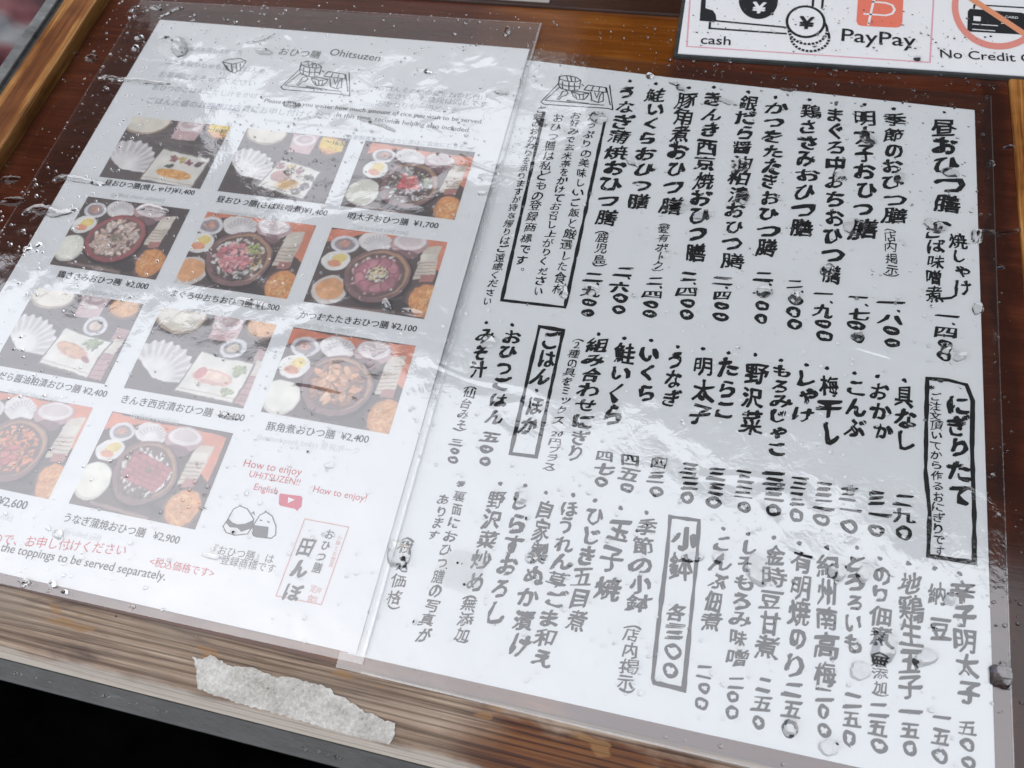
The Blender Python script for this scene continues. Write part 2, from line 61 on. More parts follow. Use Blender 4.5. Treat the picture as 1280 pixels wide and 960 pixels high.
DROPS = [
('r', [(-14.4, -48.5), (-11.1, -46.3), (-2.5, -47.1), (9.3, -46.9), (28.2, -47.0)], [0.31, 1.24, 1.23, 1.83, 0.9], 0.9, 'thin water streak from the brown margin onto the photo sheet, high on its left'),
('b', (21.0, -19.9), (3.56, 3.02), (4.94, -6.17), 0.55, 'horned puddle like a bull head, near the top left corner of the photo sheet'),
('b', (9.8, -14.3), (2.42, 1.0), (0.71, -1.14), 0.5, 'small slanted dash of water beside the horned puddle'),
('r', [(-0.1, 1.1), (3.5, 5.4), (7.1, 8.4), (11.2, 9.4)], [0.68, 1.7, 1.02, 0.34], 0.8, 'curved streak of water over the top left corner of the photo sheet'),
('b', (-5.2, -15.9), (2.2, 1.35), (0.89, -1.22), 0.6, 'short bright drop on the brown margin left of the horned puddle'),
('b', (-3.9, -23.8), (1.15, 1.87), (1.17, -1.09), 0.6, 'small bright drop on the brown margin, below another short drop'),
('r', [(57.6, -12.8), (66.3, -8.8), (71.7, -4.6)], [0.63, 2.19, 0.63], 0.7, 'pale puddle left of the printed Ohitsuzen title'),
('b', (69.8, -18.1), (5.72, -0.79), (0.5, -2.28), 0.7, 'ragged puddle over the first characters of the Ohitsuzen title'),
('r', [(43.9, 2.5), (46.7, 1.5)], [0.98, 1.3], 0.6, 'small drop on the top edge of the photo sheet'),
('b', (100.3, -23.0), (5.73, 1.46), (0.71, -1.65), 0.6, 'flat drop lying on the basket of the tray drawing'),
('b', (162.2, -22.7), (2.06, 0.24), (0.37, -1.36), 0.7, 'dark edged drop right of the Ohitsuzen title'),
('b', (203.1, -32.2), (3.63, -0.05), (0.23, -1.57), 0.7, 'flat drop near the right edge of the photo sheet, above the dish photos'),
('b', (98.3, -52.6), (4.78, -0.01), (0.58, -2.1), 0.7, 'water patch on the English line about the amount of rice'),
('r', [(136.8, -58.5), (145.3, -59.0), (156.9, -63.3)], [0.27, 1.06, 0.78], 0.6, 'rippled streak on the second English line of the photo sheet'),
('r', [(-5.6, -116.8), (-1.7, -113.7), (9.8, -114.1), (23.7, -115.2)], [0.53, 1.61, 1.85, 0.78], 0.9, 'wide streak crossing the left edge beside the first dish photo'),
('r', [(-11.2, -138.9), (-7.8, -134.5), (-2.1, -134.1), (7.1, -134.8), (15.9, -130.6)], [0.51, 1.8, 3.07, 2.53, 0.76], 1.0, 'broad water streak crossing the left edge between the first and second photo rows'),
('b', (2.2, -156.7), (1.68, 1.33), (0.82, -0.81), 0.7, 'dark dash of water, left of a pair on the white margin'),
('b', (6.3, -153.8), (1.01, 1.46), (0.84, -0.64), 0.7, 'dark dash of water, right of a pair on the white margin'),
('r', [(45.6, -127.2), (50.0, -124.7), (56.6, -125.2), (62.8, -126.7)], [0.74, 1.98, 1.97, 0.73], 0.8, 'curled puddle on the top edge of the shredded chicken photo'),
('b', (121.0, -167.8), (9.79, -0.02), (0.57, -2.35), 0.9, 'long puddle smearing the price of the minced tuna dish'),
('b', (180.6, -159.4), (1.9, 0.79), (1.8, -3.65), 0.9, 'drop running down from the bowl in the seared bonito photo'),
('b', (192.8, -160.7), (5.29, -0.03), (0.27, -1.92), 0.8, 'dark puddle at the foot of the seared bonito photo'),
('b', (112.2, -94.5), (1.96, 1.15), (1.12, -1.73), 0.6, 'small drop on the bottom of the mackerel photo'),
('b', (207.6, -94.2), (2.12, 0.58), (0.43, -1.33), 0.6, 'small orange tinted drop by the corner of the cod roe photo'),
('b', (215.2, -260.1), (3.82, 2.08), (3.09, -4.75), 1.5, 'large round bead of water on the pouch seam between the two menus'),
('b', (239.1, -262.1), (7.94, 3.31), (2.95, -6.15), 0.3, 'very flat round puddle right of the large bead on the seam'),
('b', (146.5, -274.9), (3.85, 0.04), (0.21, -1.15), 0.8, 'puddle smearing the caption under the rice ball drawing'),
('b', (82.8, -279.0), (1.42, 1.02), (1.59, -1.44), 0.8, 'drop magnifying the red note below the eel photo'),
('b', (179.1, -232.7), (2.11, 0.63), (0.54, -1.22), 0.5, 'flat drop right of the red heading about enjoying the meal'),
('b', (130.6, -220.1), (5.64, -0.13), (0.26, -1.36), 0.7, 'puddle smearing the price of the grilled rockfish dish'),
('b', (78.7, -298.1), (2.36, 0.05), (0.34, -1.11), 0.8, 'squarish drop at the lower pouch edge, far left'),
('b', (90.1, -296.7), (1.31, 0.26), (0.72, -1.35), 1.0, 'bright bead on the lower pouch edge above the bare wood'),
('b', (96.4, -298.4), (1.05, 0.21), (0.48, -0.91), 0.9, 'small bead on the lower pouch edge, next after the bright bead'),
('b', (135.5, -258.3), (1.51, 0.45), (0.31, -0.58), 0.5, 'tiny flat drop left of the rice ball drawing'),
('r', [(281.9, -14.8), (285.5, -16.0), (287.7, -18.3), (290.8, -19.0)], [0.53, 1.32, 1.31, 0.52], 0.9, 'wavy streak above the pork column at the top of the handwritten sheet'),
('r', [(301.3, -26.6), (305.8, -23.5), (311.5, -24.8), (315.3, -25.9)], [0.51, 1.28, 1.27, 0.51], 0.9, 'wavy streak at the top between the rockfish and black cod columns'),
('r', [(332.2, -12.5), (337.3, -13.5), (341.3, -12.5)], [0.52, 1.28, 0.51], 0.8, 'short streak lying along the top edge of the handwritten sheet'),
('b', (272.3, -12.2), (1.9, 0.22), (0.22, -1.59), 0.8, 'drop hanging on the top edge above the salmon and roe column'),
('b', (252.1, -41.4), (4.21, -0.59), (0.06, -3.98), 0.9, 'puddle on the top right corner of the boxed note'),
('b', (226.1, -47.2), (3.14, -0.81), (-0.08, -2.45), 0.9, 'dark drop on the left border of the boxed note'),
('b', (271.8, -66.5), (3.46, -1.81), (-0.44, -1.73), 0.8, 'drop beside the grilled eel column'),
('b', (294.4, -88.6), (5.69, 1.57), (0.52, -2.57), 1.1, 'big dark puddle ending the braised pork column'),
('b', (306.8, -91.2), (4.18, 1.74), (0.67, -2.47), 1.0, 'puddle breaking the rockfish column in the middle'),
('b', (319.5, -61.9), (3.8, 0.52), (0.28, -3.21), 1.0, 'puddle swallowing two characters of the black cod column'),
('b', (322.2, -80.2), (2.51, 2.28), (1.36, -2.53), 1.0, 'dark puddle low in the black cod column'),
('b', (373.5, -38.2), (3.69, -3.0), (-1.29, -2.91), 1.0, 'puddle on the upper half of the cod roe column'),
('b', (369.1, -89.4), (4.47, 0.66), (0.11, -4.17), 1.1, 'star shaped puddle between the tuna and cod roe columns'),
('b', (362.3, -62.0), (2.11, 1.53), (1.15, -3.16), 1.0, 'puddle on the middle of the minced tuna column'),
('b', (359.0, -112.7), (2.79, 0.79), (0.38, -3.1), 1.1, 'dark puddle low in the minced tuna column'),
('b', (386.8, -59.5), (2.16, 2.33), (1.11, -2.06), 0.9, 'puddle on the seasonal column above its brackets'),
('b', (407.6, -54.0), (3.66, -1.08), (-0.63, -2.64), 1.0, 'puddle on the lunch heading at the far right'),
('b', (400.7, -83.5), (4.45, -1.19), (-0.69, -2.88), 1.1, 'dark squiggly puddle between the lunch heading and its brackets'),
('b', (417.0, -86.9), (2.15, 0.61), (0.16, -4.02), 1.0, 'drop biting into the right edge of the handwritten sheet beside the brackets'),
('b', (416.1, -122.1), (2.05, 0.33), (-0.11, -2.98), 1.0, 'drop biting into the right edge of the handwritten sheet below the brackets'),
('b', (409.0, -145.0), (2.49, 1.36), (0.38, -1.61), 0.8, 'pale puddle above the corner of the tall right hand box'),
('b', (403.9, -142.3), (2.02, 0.34), (-0.05, -2.49), 0.9, 'dark drop at the end of the lunch price'),
('b', (347.2, -127.9), (2.03, 1.13), (0.9, -2.8), 1.0, 'dark drop on the price of the shredded chicken'),
('b', (334.8, -127.1), (3.45, 0.55), (0.23, -3.08), 1.0, 'puddle on the price of the seared bonito'),
('b', (371.6, -141.9), (2.32, 0.97), (0.41, -2.07), 0.9, 'drop on the last zero of the cod roe price'),
('b', (264.8, -137.1), (2.79, 1.16), (0.92, -2.6), 0.9, 'dark drop on the price of the grilled eel'),
('b', (253.7, -140.0), (1.77, 1.0), (1.51, -3.2), 0.8, 'chain of drops on the lower right corner of the boxed note'),
('b', (227.7, -168.9), (2.74, 1.14), (1.19, -2.77), 0.8, 'puddle on the first character of the miso soup'),
('b', (370.8, -206.0), (1.63, 0.31), (0.05, -1.81), 0.7, 'small drop on the price of the kelp rice ball'),
('b', (302.9, -207.8), (2.6, 0.48), (0.25, -1.88), 0.8, 'drop on the price of the eel rice ball'),
('b', (254.6, -231.1), (2.39, -0.29), (-0.2, -2.42), 0.9, 'drop on the first character of the whitebait line'),
('b', (263.2, -252.1), (2.25, 0.45), (0.46, -2.24), 0.6, 'flat round drop on the home pickled vegetables line'),
('b', (319.0, -241.1), (4.06, 0.8), (0.19, -1.68), 0.7, 'flat puddle on the right border of the small dish box'),
('b', (327.7, -239.4), (1.99, 1.07), (0.85, -2.01), 0.9, 'dark drop on the simmered kelp line'),
('b', (341.1, -240.9), (3.46, 1.85), (1.96, -4.92), 1.2, 'large clear puddle between the miso and sweet bean lines'),
('b', (367.7, -236.2), (3.26, -0.41), (-0.74, -3.05), 1.1, 'clear puddle between the plum and grated yam lines'),
('b', (376.0, -235.1), (2.23, -0.29), (-0.85, -3.32), 1.0, 'drop on the first character of the grated yam line'),
('b', (403.4, -238.3), (1.89, -0.24), (-0.71, -2.42), 0.9, 'drop on the fermented beans line'),
('b', (382.5, -259.2), (3.77, -0.41), (-1.53, -5.61), 1.4, 'large bead bending the simmered seaweed line'),
('b', (395.5, -259.0), (3.83, 1.6), (0.5, -2.58), 0.7, 'flat pale puddle between the raw egg and fermented beans lines'),
('b', (355.0, -288.8), (2.15, 0.68), (0.49, -2.94), 1.2, 'dark round bead on the last zero of the roasted seaweed price'),
('b', (375.5, -267.2), (3.19, 0.67), (0.06, -2.71), 0.5, 'faint round puddle below the grated yam line'),
('b', (417.9, -260.0), (3.76, 1.57), (0.57, -3.68), 1.2, 'grey bead on the right margin beside the lower end of the spicy cod roe line'),
('b', (367.0, -292.2), (3.32, 0.73), (0.1, -2.5), 0.6, 'flat puddle under the pickled plum price'),
('r', [(418.4, -83.0), (423.9, -83.4), (429.8, -81.7), (435.4, -79.2)], [0.21, 1.03, 1.24, 0.62], 0.7, 'streak running across the brown board at the right edge'),
('b', (426.1, -99.9), (1.5, 0.23), (-0.03, -0.63), 0.5, 'tiny streak on the brown board at the right edge'),
('b', (424.6, -45.8), (1.61, 0.22), (-0.08, -1.81), 0.8, 'pale round bead on the brown board near the top right corner'),
('b', (432.5, -34.7), (2.27, 0.62), (0.02, -0.92), 0.6, 'short bright streak on the brown board, upper right'),
('b', (-28.8, -31.5), (3.63, 1.5), (1.9, -2.79), 0.6, 'silvery puddle on the bare brown board, between the rail and the photo sheet'),
('b', (-40.1, -29.0), (1.62, 0.67), (1.17, -1.69), 0.6, 'small silvery drop on the bare brown board, next to the rail'),
('b', (-31.9, -117.3), (5.63, 1.5), (1.56, -2.34), 0.6, 'brown puddle on the dark board at the left border, upper of two'),
('b', (-23.6, -130.3), (6.31, 1.69), (1.8, -2.7), 0.6, 'brown puddle on the dark board at the left border, lower of two'),
('b', (394.0, 11.4), (1.77, 0.2), (-0.01, -1.58), 0.8, 'white drop on the lower edge of the payment card'),
('b', (196.4, 10.5), (1.87, 0.2), (0.64, -2.88), 0.7, 'round drop on the clear top margin of the photo pouch'),
('b', (-21.5, 8.1), (2.28, 2.77), (1.24, -1.32), 0.6, 'slanted drop at the top left corner of the photo pouch'),
('b', (-6.1, 7.7), (4.74, -0.69), (0.55, -1.87), 0.6, 'flat drop on the top margin of the photo pouch, left end')]

# ------------------------------------------------------------------ materials
def mat(name):
    m = bpy.data.materials.new(name); m.use_nodes = True
    return m, m.node_tree, m.node_tree.nodes['Principled BSDF'], m.node_tree.nodes.new, m.node_tree.links.new
def ramp(N, stops):
    r = N('ShaderNodeValToRGB'); e = r.color_ramp.elements
    while len(e) < len(stops): e.new(0.5)
    for k, (p, c) in enumerate(stops): e[k].position = p; e[k].color = tuple(c) + (1,)
    return r
def mapped(N, L, scale=(1, 1, 1), loc=(0, 0, 0), rot=(0, 0, 0)):
    t = N('ShaderNodeTexCoord'); mp = N('ShaderNodeMapping'); L(t.outputs['Object'], mp.inputs['Vector'])
    mp.inputs['Scale'].default_value = scale; mp.inputs['Location'].default_value = loc; mp.inputs['Rotation'].default_value = rot
    return mp.outputs[0]
def ntex(N, L, vec, scale, detail=4, rough=0.55, dist=0.0):
    n = N('ShaderNodeTexNoise'); n.inputs['Scale'].default_value = scale; n.inputs['Detail'].default_value = detail
    n.inputs['Roughness'].default_value = rough; n.inputs['Distortion'].default_value = dist; L(vec, n.inputs['Vector'])
    return n.outputs[0]
def mixc(N, L, fac, a, b, blend='MIX'):
    m = N('ShaderNodeMix'); m.data_type = 'RGBA'; m.blend_type = blend
    for sock, v in ((m.inputs[0], fac), (m.inputs[6], a), (m.inputs[7], b)):
        if hasattr(v, 'links') or hasattr(v, 'is_linked'): L(v, sock)
        elif isinstance(v, (int, float)): sock.default_value = v
        else: sock.default_value = tuple(v) + (1,)
    return m.outputs[2]
def math_(N, L, op, a, b=None, clamp=False):
    m = N('ShaderNodeMath'); m.operation = op; m.use_clamp = clamp
    for i, v in ((0, a), (1, b)):
        if v is None: continue
        if isinstance(v, (int, float)): m.inputs[i].default_value = v
        else: L(v, m.inputs[i])
    return m.outputs[0]
def bump(N, L, h, strength, dist, to):
    b = N('ShaderNodeBump'); b.inputs['Strength'].default_value = strength; b.inputs['Distance'].default_value = dist
    L(h, b.inputs['Height']); L(b.outputs[0], to); return b
def plain(name, col, rough=0.8, spec=0.3):
    m, t, p, N, L = mat(name)
    p.inputs['Base Color'].default_value = tuple(col) + (1,); p.inputs['Roughness'].default_value = rough
    p.inputs['Specular IOR Level'].default_value = spec
    return m
def wood(name, along, stops, grain=900, rough=(0.2, 0.4), bumpd=0.0003, patch=None, coat=0.0, blotch=0.5, streak=0.06, lines=0):
    m, t, p, N, L = mat(name)
    st = {'x': (streak, 1, 1), 'y': (1, streak, 1)}[along]
    v = mapped(N, L, st)
    g = ntex(N, L, v, grain, 5, 0.62, 0.6)
    g2 = ntex(N, L, v, grain * 0.16, 3, 0.5, 1.2)
    big = ntex(N, L, mapped(N, L, (1, 1, 1)), 22, 4, 0.6)
    s = math_(N, L, 'ADD', math_(N, L, 'MULTIPLY', g, 0.45), math_(N, L, 'MULTIPLY', g2, 0.55))
    s = math_(N, L, 'ADD', s, math_(N, L, 'MULTIPLY', math_(N, L, 'SUBTRACT', big, 0.5), blotch))
    r = ramp(N, stops); L(s, r.inputs[0]); col = r.outputs[0]
    if lines:
        wv = N('ShaderNodeTexWave'); wv.bands_direction = 'Y' if along == 'x' else 'X'; wv.inputs['Scale'].default_value = lines; wv.inputs['Distortion'].default_value = 9.0
        wv.inputs['Detail'].default_value = 3; wv.inputs['Detail Scale'].default_value = 0.8; L(mapped(N, L, (0.035, 1, 1) if along == 'x' else (1, 0.035, 1), (0, 0, 0), (0, 0, 0.004)), wv.inputs['Vector'])
        ln = step(N, L, wv.outputs['Fac'], 0.62, 0.98); col = mixc(N, L, math_(N, L, 'MULTIPLY', ln, math_(N, L, 'MULTIPLY', g, 1.25)), col, (0.085, 0.055, 0.036))
        s = math_(N, L, 'SUBTRACT', s, math_(N, L, 'MULTIPLY', ln, 0.15))
    if patch: col = patch(N, L, col, s)
    L(col, p.inputs['Base Color'])
    rr = N('ShaderNodeMapRange'); L(big, rr.inputs[0]); rr.inputs[3].default_value, rr.inputs[4].default_value = rough; L(rr.outputs[0], p.inputs['Roughness'])
    bump(N, L, s, 0.6, bumpd, p.inputs['Normal'])
    p.inputs['Coat Weight'].default_value = coat; p.inputs['Coat Roughness'].default_value = 0.08
    return m
def xyz(N, L):
    t = N('ShaderNodeTexCoord'); s = N('ShaderNodeSeparateXYZ'); L(t.outputs['Object'], s.inputs[0]); return s.outputs
def step(N, L, v, a, b):
    r = N('ShaderNodeMapRange'); r.interpolation_type = 'SMOOTHSTEP'; L(v, r.inputs[0]); r.inputs[1].default_value = a; r.inputs[2].default_value = b
    return r.outputs[0]
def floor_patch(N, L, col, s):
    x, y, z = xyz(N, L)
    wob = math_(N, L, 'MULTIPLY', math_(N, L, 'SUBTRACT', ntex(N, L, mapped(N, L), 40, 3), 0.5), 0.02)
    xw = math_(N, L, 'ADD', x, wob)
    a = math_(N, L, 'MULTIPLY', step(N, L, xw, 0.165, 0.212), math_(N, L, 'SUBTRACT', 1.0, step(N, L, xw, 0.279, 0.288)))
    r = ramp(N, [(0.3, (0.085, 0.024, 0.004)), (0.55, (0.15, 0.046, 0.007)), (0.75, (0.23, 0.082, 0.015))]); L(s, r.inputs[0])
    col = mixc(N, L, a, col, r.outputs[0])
    # the two boards at the right: a darker seam and a slightly redder strip
    d = math_(N, L, 'MULTIPLY', step(N, L, xw, 0.419, 0.424), math_(N, L, 'SUBTRACT', 1.0, step(N, L, xw, 0.428, 0.436)))
    return mixc(N, L, math_(N, L, 'MULTIPLY', d, 0.7), col, (0.022, 0.010, 0.008))
MAHOG = [(0.25, (0.034, 0.010, 0.006)), (0.5, (0.066, 0.019, 0.010)), (0.75, (0.108, 0.032, 0.016))]
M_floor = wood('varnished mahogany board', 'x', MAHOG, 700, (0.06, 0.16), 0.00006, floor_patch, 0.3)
def rail_patch(N, L, col, s):
    x, y, z = xyz(N, L)
    wob = math_(N, L, 'MULTIPLY', math_(N, L, 'SUBTRACT', ntex(N, L, mapped(N, L, (1, 0.2, 1)), 120, 3), 0.5), 0.012)
    xw = math_(N, L, 'ADD', x, wob)
    e = math_(N, L, 'MAXIMUM', step(N, L, xw, -0.0445, -0.0405), math_(N, L, 'SUBTRACT', 1.0, step(N, L, xw, -0.0585, -0.054)))
    r = ramp(N, [(0.36, (0.13, 0.045, 0.010)), (0.5, (0.34, 0.15, 0.038)), (0.62, (0.52, 0.28, 0.09))]); L(s, r.inputs[0])
    return mixc(N, L, math_(N, L, 'MULTIPLY', e, 0.75), col, r.outputs[0])
M_railv = wood('orange varnished rail', 'y', [(0.36, (0.05, 0.014, 0.006)), (0.46, (0.125, 0.040, 0.011)), (0.56, (0.20, 0.070, 0.018)), (0.68, (0.36, 0.15, 0.04))], 1100, (0.2, 0.45), 0.0004, rail_patch, 0.15, 0.5, 0.03)
M_railt = wood('dark varnished rail', 'x', [(0.3, (0.012, 0.005, 0.003)), (0.6, (0.035, 0.012, 0.006)), (0.8, (0.07, 0.022, 0.010))], 800, (0.2, 0.4), 0.0002, None, 0.2)
def pine_patch(N, L, col, s):
    x, y, z = xyz(N, L)
    v = mapped(N, L, (0.25, 1, 1))
    # long dark weathering streaks, a red-brown stain, the pale worn edge
    d = ntex(N, L, v, 75, 4, 0.6, 0.5)
    col = mixc(N, L, step(N, L, d, 0.55, 0.72), col, (0.085, 0.055, 0.047))
    gr = ntex(N, L, v, 48, 3, 0.6)
    col = mixc(N, L, math_(N, L, 'MULTIPLY', step(N, L, gr, 0.45, 0.7), 0.6), col, (0.24, 0.195, 0.155))
    wob = math_(N, L, 'MULTIPLY', math_(N, L, 'SUBTRACT', ntex(N, L, mapped(N, L, (0.4, 1, 1)), 90, 4), 0.5), 0.02)
    yw = math_(N, L, 'ADD', y, wob); xw = math_(N, L, 'ADD', x, wob)
    st = math_(N, L, 'MULTIPLY', step(N, L, xw, 0.244, 0.268), step(N, L, math_(N, L, 'MULTIPLY', yw, -1.0), 0.3035, 0.3075))
    r = ramp(N, [(0.35, (0.045, 0.014, 0.007)), (0.55, (0.15, 0.055, 0.018)), (0.75, (0.25, 0.11, 0.035))]); L(s, r.inputs[0])
    col = mixc(N, L, st, col, r.outputs[0])
    e = step(N, L, math_(N, L, 'MULTIPLY', math_(N, L, 'ADD', y, math_(N, L, 'MULTIPLY', wob, 0.35)), -1.0), 0.3195, 0.3222)
    col = mixc(N, L, math_(N, L, 'MULTIPLY', e, 0.8), col, (0.42, 0.38, 0.33))
    # chipped orange splinters where bare wood shows
    k = math_(N, L, 'MULTIPLY', step(N, L, ntex(N, L, mapped(N, L, (0.5, 1.3, 1), (0.3, 0.1, 0)), 85, 2), 0.63, 0.66), math_(N, L, 'SUBTRACT', 1.0, e))
    return mixc(N, L, math_(N, L, 'MULTIPLY', k, 0.55), col, (0.30, 0.16, 0.06))
M_pine = wood('weathered pine', 'x', [(0.37, (0.07, 0.046, 0.032)), (0.44, (0.19, 0.13, 0.09)), (0.53, (0.31, 0.225, 0.16)), (0.64, (0.44, 0.345, 0.26))], 1500, (0.7, 0.9), 0.0012, pine_patch, 0.0, 0.22, 0.018, 130)
def trim(name, c0, c1):
    m, t, p, N, L = mat(name)
    n = ntex(N, L, mapped(N, L, (0.35, 1, 1)), 160, 6, 0.7)
    r = ramp(N, [(0.3, c0), (0.62, c1), (0.78, tuple(min(1, 2.6 * q) for q in c1))]); L(n, r.inputs[0]); L(r.outputs[0], p.inputs['Base Color'])
    p.inputs['Roughness'].default_value = 0.42; bump(N, L, n, 0.8, 0.0006, p.inputs['Normal']); return m
M_trim = trim('wet grey edging', (0.015, 0.016, 0.016), (0.040, 0.042, 0.042))
M_lip = trim('weathered grey lip', (0.075, 0.078, 0.078), (0.20, 0.205, 0.20))
def paper(name, col):
    m, t, p, N, L = mat(name)
    n = ntex(N, L, mapped(N, L), 55, 5, 0.6)
    L(mixc(N, L, n, tuple(c * 0.95 for c in col), tuple(min(0.9, c * 1.04) for c in col)), p.inputs['Base Color'])
    p.inputs['Roughness'].default_value = 0.85; p.inputs['Specular IOR Level'].default_value = 0.2; return m
M_paperL = paper('white office paper', (0.78, 0.79, 0.79))
M_paperR = paper('white menu paper', (0.74, 0.76, 0.76))
M_card = paper('white card', (0.80, 0.80, 0.80))
def film(name, f0, rough, haze, low, high, rip=0.2):
    """clear wet plastic: mostly see-through, mirrors by facing angle, wavy surface"""
    m, t, p, N, L = mat(name); t.nodes.remove(p)
    o = t.nodes['Material Output']
    h1 = ntex(N, L, mapped(N, L), 26, 2, 0.5, 0.4); h2 = ntex(N, L, mapped(N, L), 130, 4, 0.6, 0.8)
    h3 = ntex(N, L, mapped(N, L, (0.6, 1, 1)), 420, 3, 0.6)
    # ripples only where water lies
    wet = step(N, L, ntex(N, L, mapped(N, L, (1, 1, 1), (0.17, 0.05, 0)), 17, 3, 0.6), 0.50, 0.60)
    h = math_(N, L, 'ADD', math_(N, L, 'MULTIPLY', h1, low), math_(N, L, 'MULTIPLY', h2, high))
    h = math_(N, L, 'ADD', h, math_(N, L, 'MULTIPLY', math_(N, L, 'MULTIPLY', h3, wet), high * rip))
    cr = math_(N, L, 'ABSOLUTE', math_(N, L, 'SUBTRACT', ntex(N, L, mapped(N, L, (0.6, 1.2, 1), (0.4, 0.9, 0.2), (0, 0, 0.5)), 13, 2, 0.5, 0.3), 0.5))
    cr = math_(N, L, 'SUBTRACT', 1.0, step(N, L, cr, 0.0, 0.022))
    h = math_(N, L, 'ADD', h, math_(N, L, 'MULTIPLY', math_(N, L, 'MULTIPLY', cr, step(N, L, ntex(N, L, mapped(N, L, (1, 1, 1), (0.6, 0.1, 0)), 21, 2), 0.5, 0.62)), high * 1.2))
    b = N('ShaderNodeBump'); b.inputs['Strength'].default_value = 1; b.inputs['Distance'].default_value = 1.0; L(h, b.inputs['Height'])
    g = N('ShaderNodeBsdfGlossy'); g.inputs['Roughness'].default_value = rough; L(b.outputs[0], g.inputs['Normal'])
    tr = N('ShaderNodeBsdfTransparent'); tr.inputs[0].default_value = (0.975, 0.978, 0.978, 1)
    df = N('ShaderNodeBsdfDiffuse'); df.inputs[0].default_value = (0.8, 0.8, 0.8, 1)
    lw = N('ShaderNodeLayerWeight'); lw.inputs[0].default_value = 0.5
    f5 = math_(N, L, 'POWER', lw.outputs['Facing'], 4.5)
    fac = math_(N, L, 'ADD', math_(N, L, 'MULTIPLY', f5, 0.9), f0, True)
    mx0 = N('ShaderNodeMixShader'); mx0.inputs[0].default_value = haze; L(tr.outputs[0], mx0.inputs[1]); L(df.outputs[0], mx0.inputs[2])
    mx = N('ShaderNodeMixShader'); L(fac, mx.inputs[0]); L(mx0.outputs[0], mx.inputs[1]); L(g.outputs[0], mx.inputs[2])
    L(mx.outputs[0], o.inputs[0]); return m
M_filmL = film('clear wet sleeve', 0.215, 0.05, 0.01, 0.0011, 0.00008, 0.15)
M_filmR = film('clear wet sleeve over brush menu', 0.195, 0.05, 0.01, 0.0009, 0.00011, 0.18)
M_filmC = film('clear card laminate', 0.08, 0.06, 0.01, 0.0005, 0.0001)
M_seam = film('welded sleeve seam', 0.20, 0.15, 0.20, 0.0008, 0.0004)
M_edge = film('cut sleeve edge', 0.16, 0.2, 0.06, 0.0008, 0.0004)
def water(name):
    m, t, p, N, L = mat(name); t.nodes.remove(p)
    g = N('ShaderNodeBsdfGlass'); g.inputs['IOR'].default_value = 1.33; g.inputs['Roughness'].default_value = 0.0
    L(g.outputs[0], t.nodes['Material Output'].inputs[0]); return m
M_water = water('rain water')
INK = {'brush': plain('black brush ink', (0.010, 0.011, 0.012), 0.75), 'grey': plain('grey print', (0.085, 0.085, 0.09), 0.8), 'faint': plain('hazed blue grey print', (0.40, 0.43, 0.47), 0.85),  # faint: reflected haze over this lettering is put into its ink colour
       'small': plain('dark print', (0.07, 0.07, 0.075), 0.8), 'pale': plain('very pale print', (0.58, 0.62, 0.61), 0.85), 'cap': plain('caption print', (0.05, 0.05, 0.055), 0.8),
       'red': plain('red print', (0.56, 0.055, 0.075), 0.8), 'black': plain('black print', (0.045, 0.045, 0.05), 0.8), 'pinkt': plain('pink print', (0.62, 0.30, 0.27), 0.8),
       'coral': plain('coral print', (0.78, 0.20, 0.13), 0.7), 'pink': plain('pink line print', (0.72, 0.36, 0.42), 0.8), 'white': plain('white print', (0.8, 0.8, 0.8), 0.8), 'card': plain('card black print', (0.012, 0.013, 0.015), 0.7),
       'badge': plain('red badge print', (0.60, 0.045, 0.10), 0.7), 'ring': plain('salmon ring print', (0.72, 0.27, 0.22), 0.7), 'bar': plain('orange bar print', (0.72, 0.30, 0.16), 0.7)}
def photo_mat():
    m, t, p, N, L = mat('printed photograph'); a = N('ShaderNodeAttribute'); a.attribute_name = 'Print'
    L(a.outputs['Color'], p.inputs['Base Color']); p.inputs['Roughness'].default_value = 0.7; p.inputs['Specular IOR Level'].default_value = 0.2; return m
M_photo = photo_mat()
def scrap_mat():
    m, t, p, N, L = mat('weathered paper residue')
    n = ntex(N, L, mapped(N, L), 900, 6, 0.75); n2 = ntex(N, L, mapped(N, L, (0.6, 1, 1)), 110, 4, 0.6)
    s = math_(N, L, 'ADD', math_(N, L, 'MULTIPLY', n, 0.58), math_(N, L, 'MULTIPLY', n2, 0.42))
    r = ramp(N, [(0.36, (0.12, 0.105, 0.085)), (0.41, (0.34, 0.32, 0.285)), (0.50, (0.45, 0.43, 0.39)), (0.62, (0.62, 0.61, 0.575))]); L(s, r.inputs[0]); L(r.outputs[0], p.inputs['Base Color'])
    p.inputs['Roughness'].default_value = 0.8; bump(N, L, s, 0.5, 0.0004, p.inputs['Normal']); return m
M_scrap = scrap_mat()

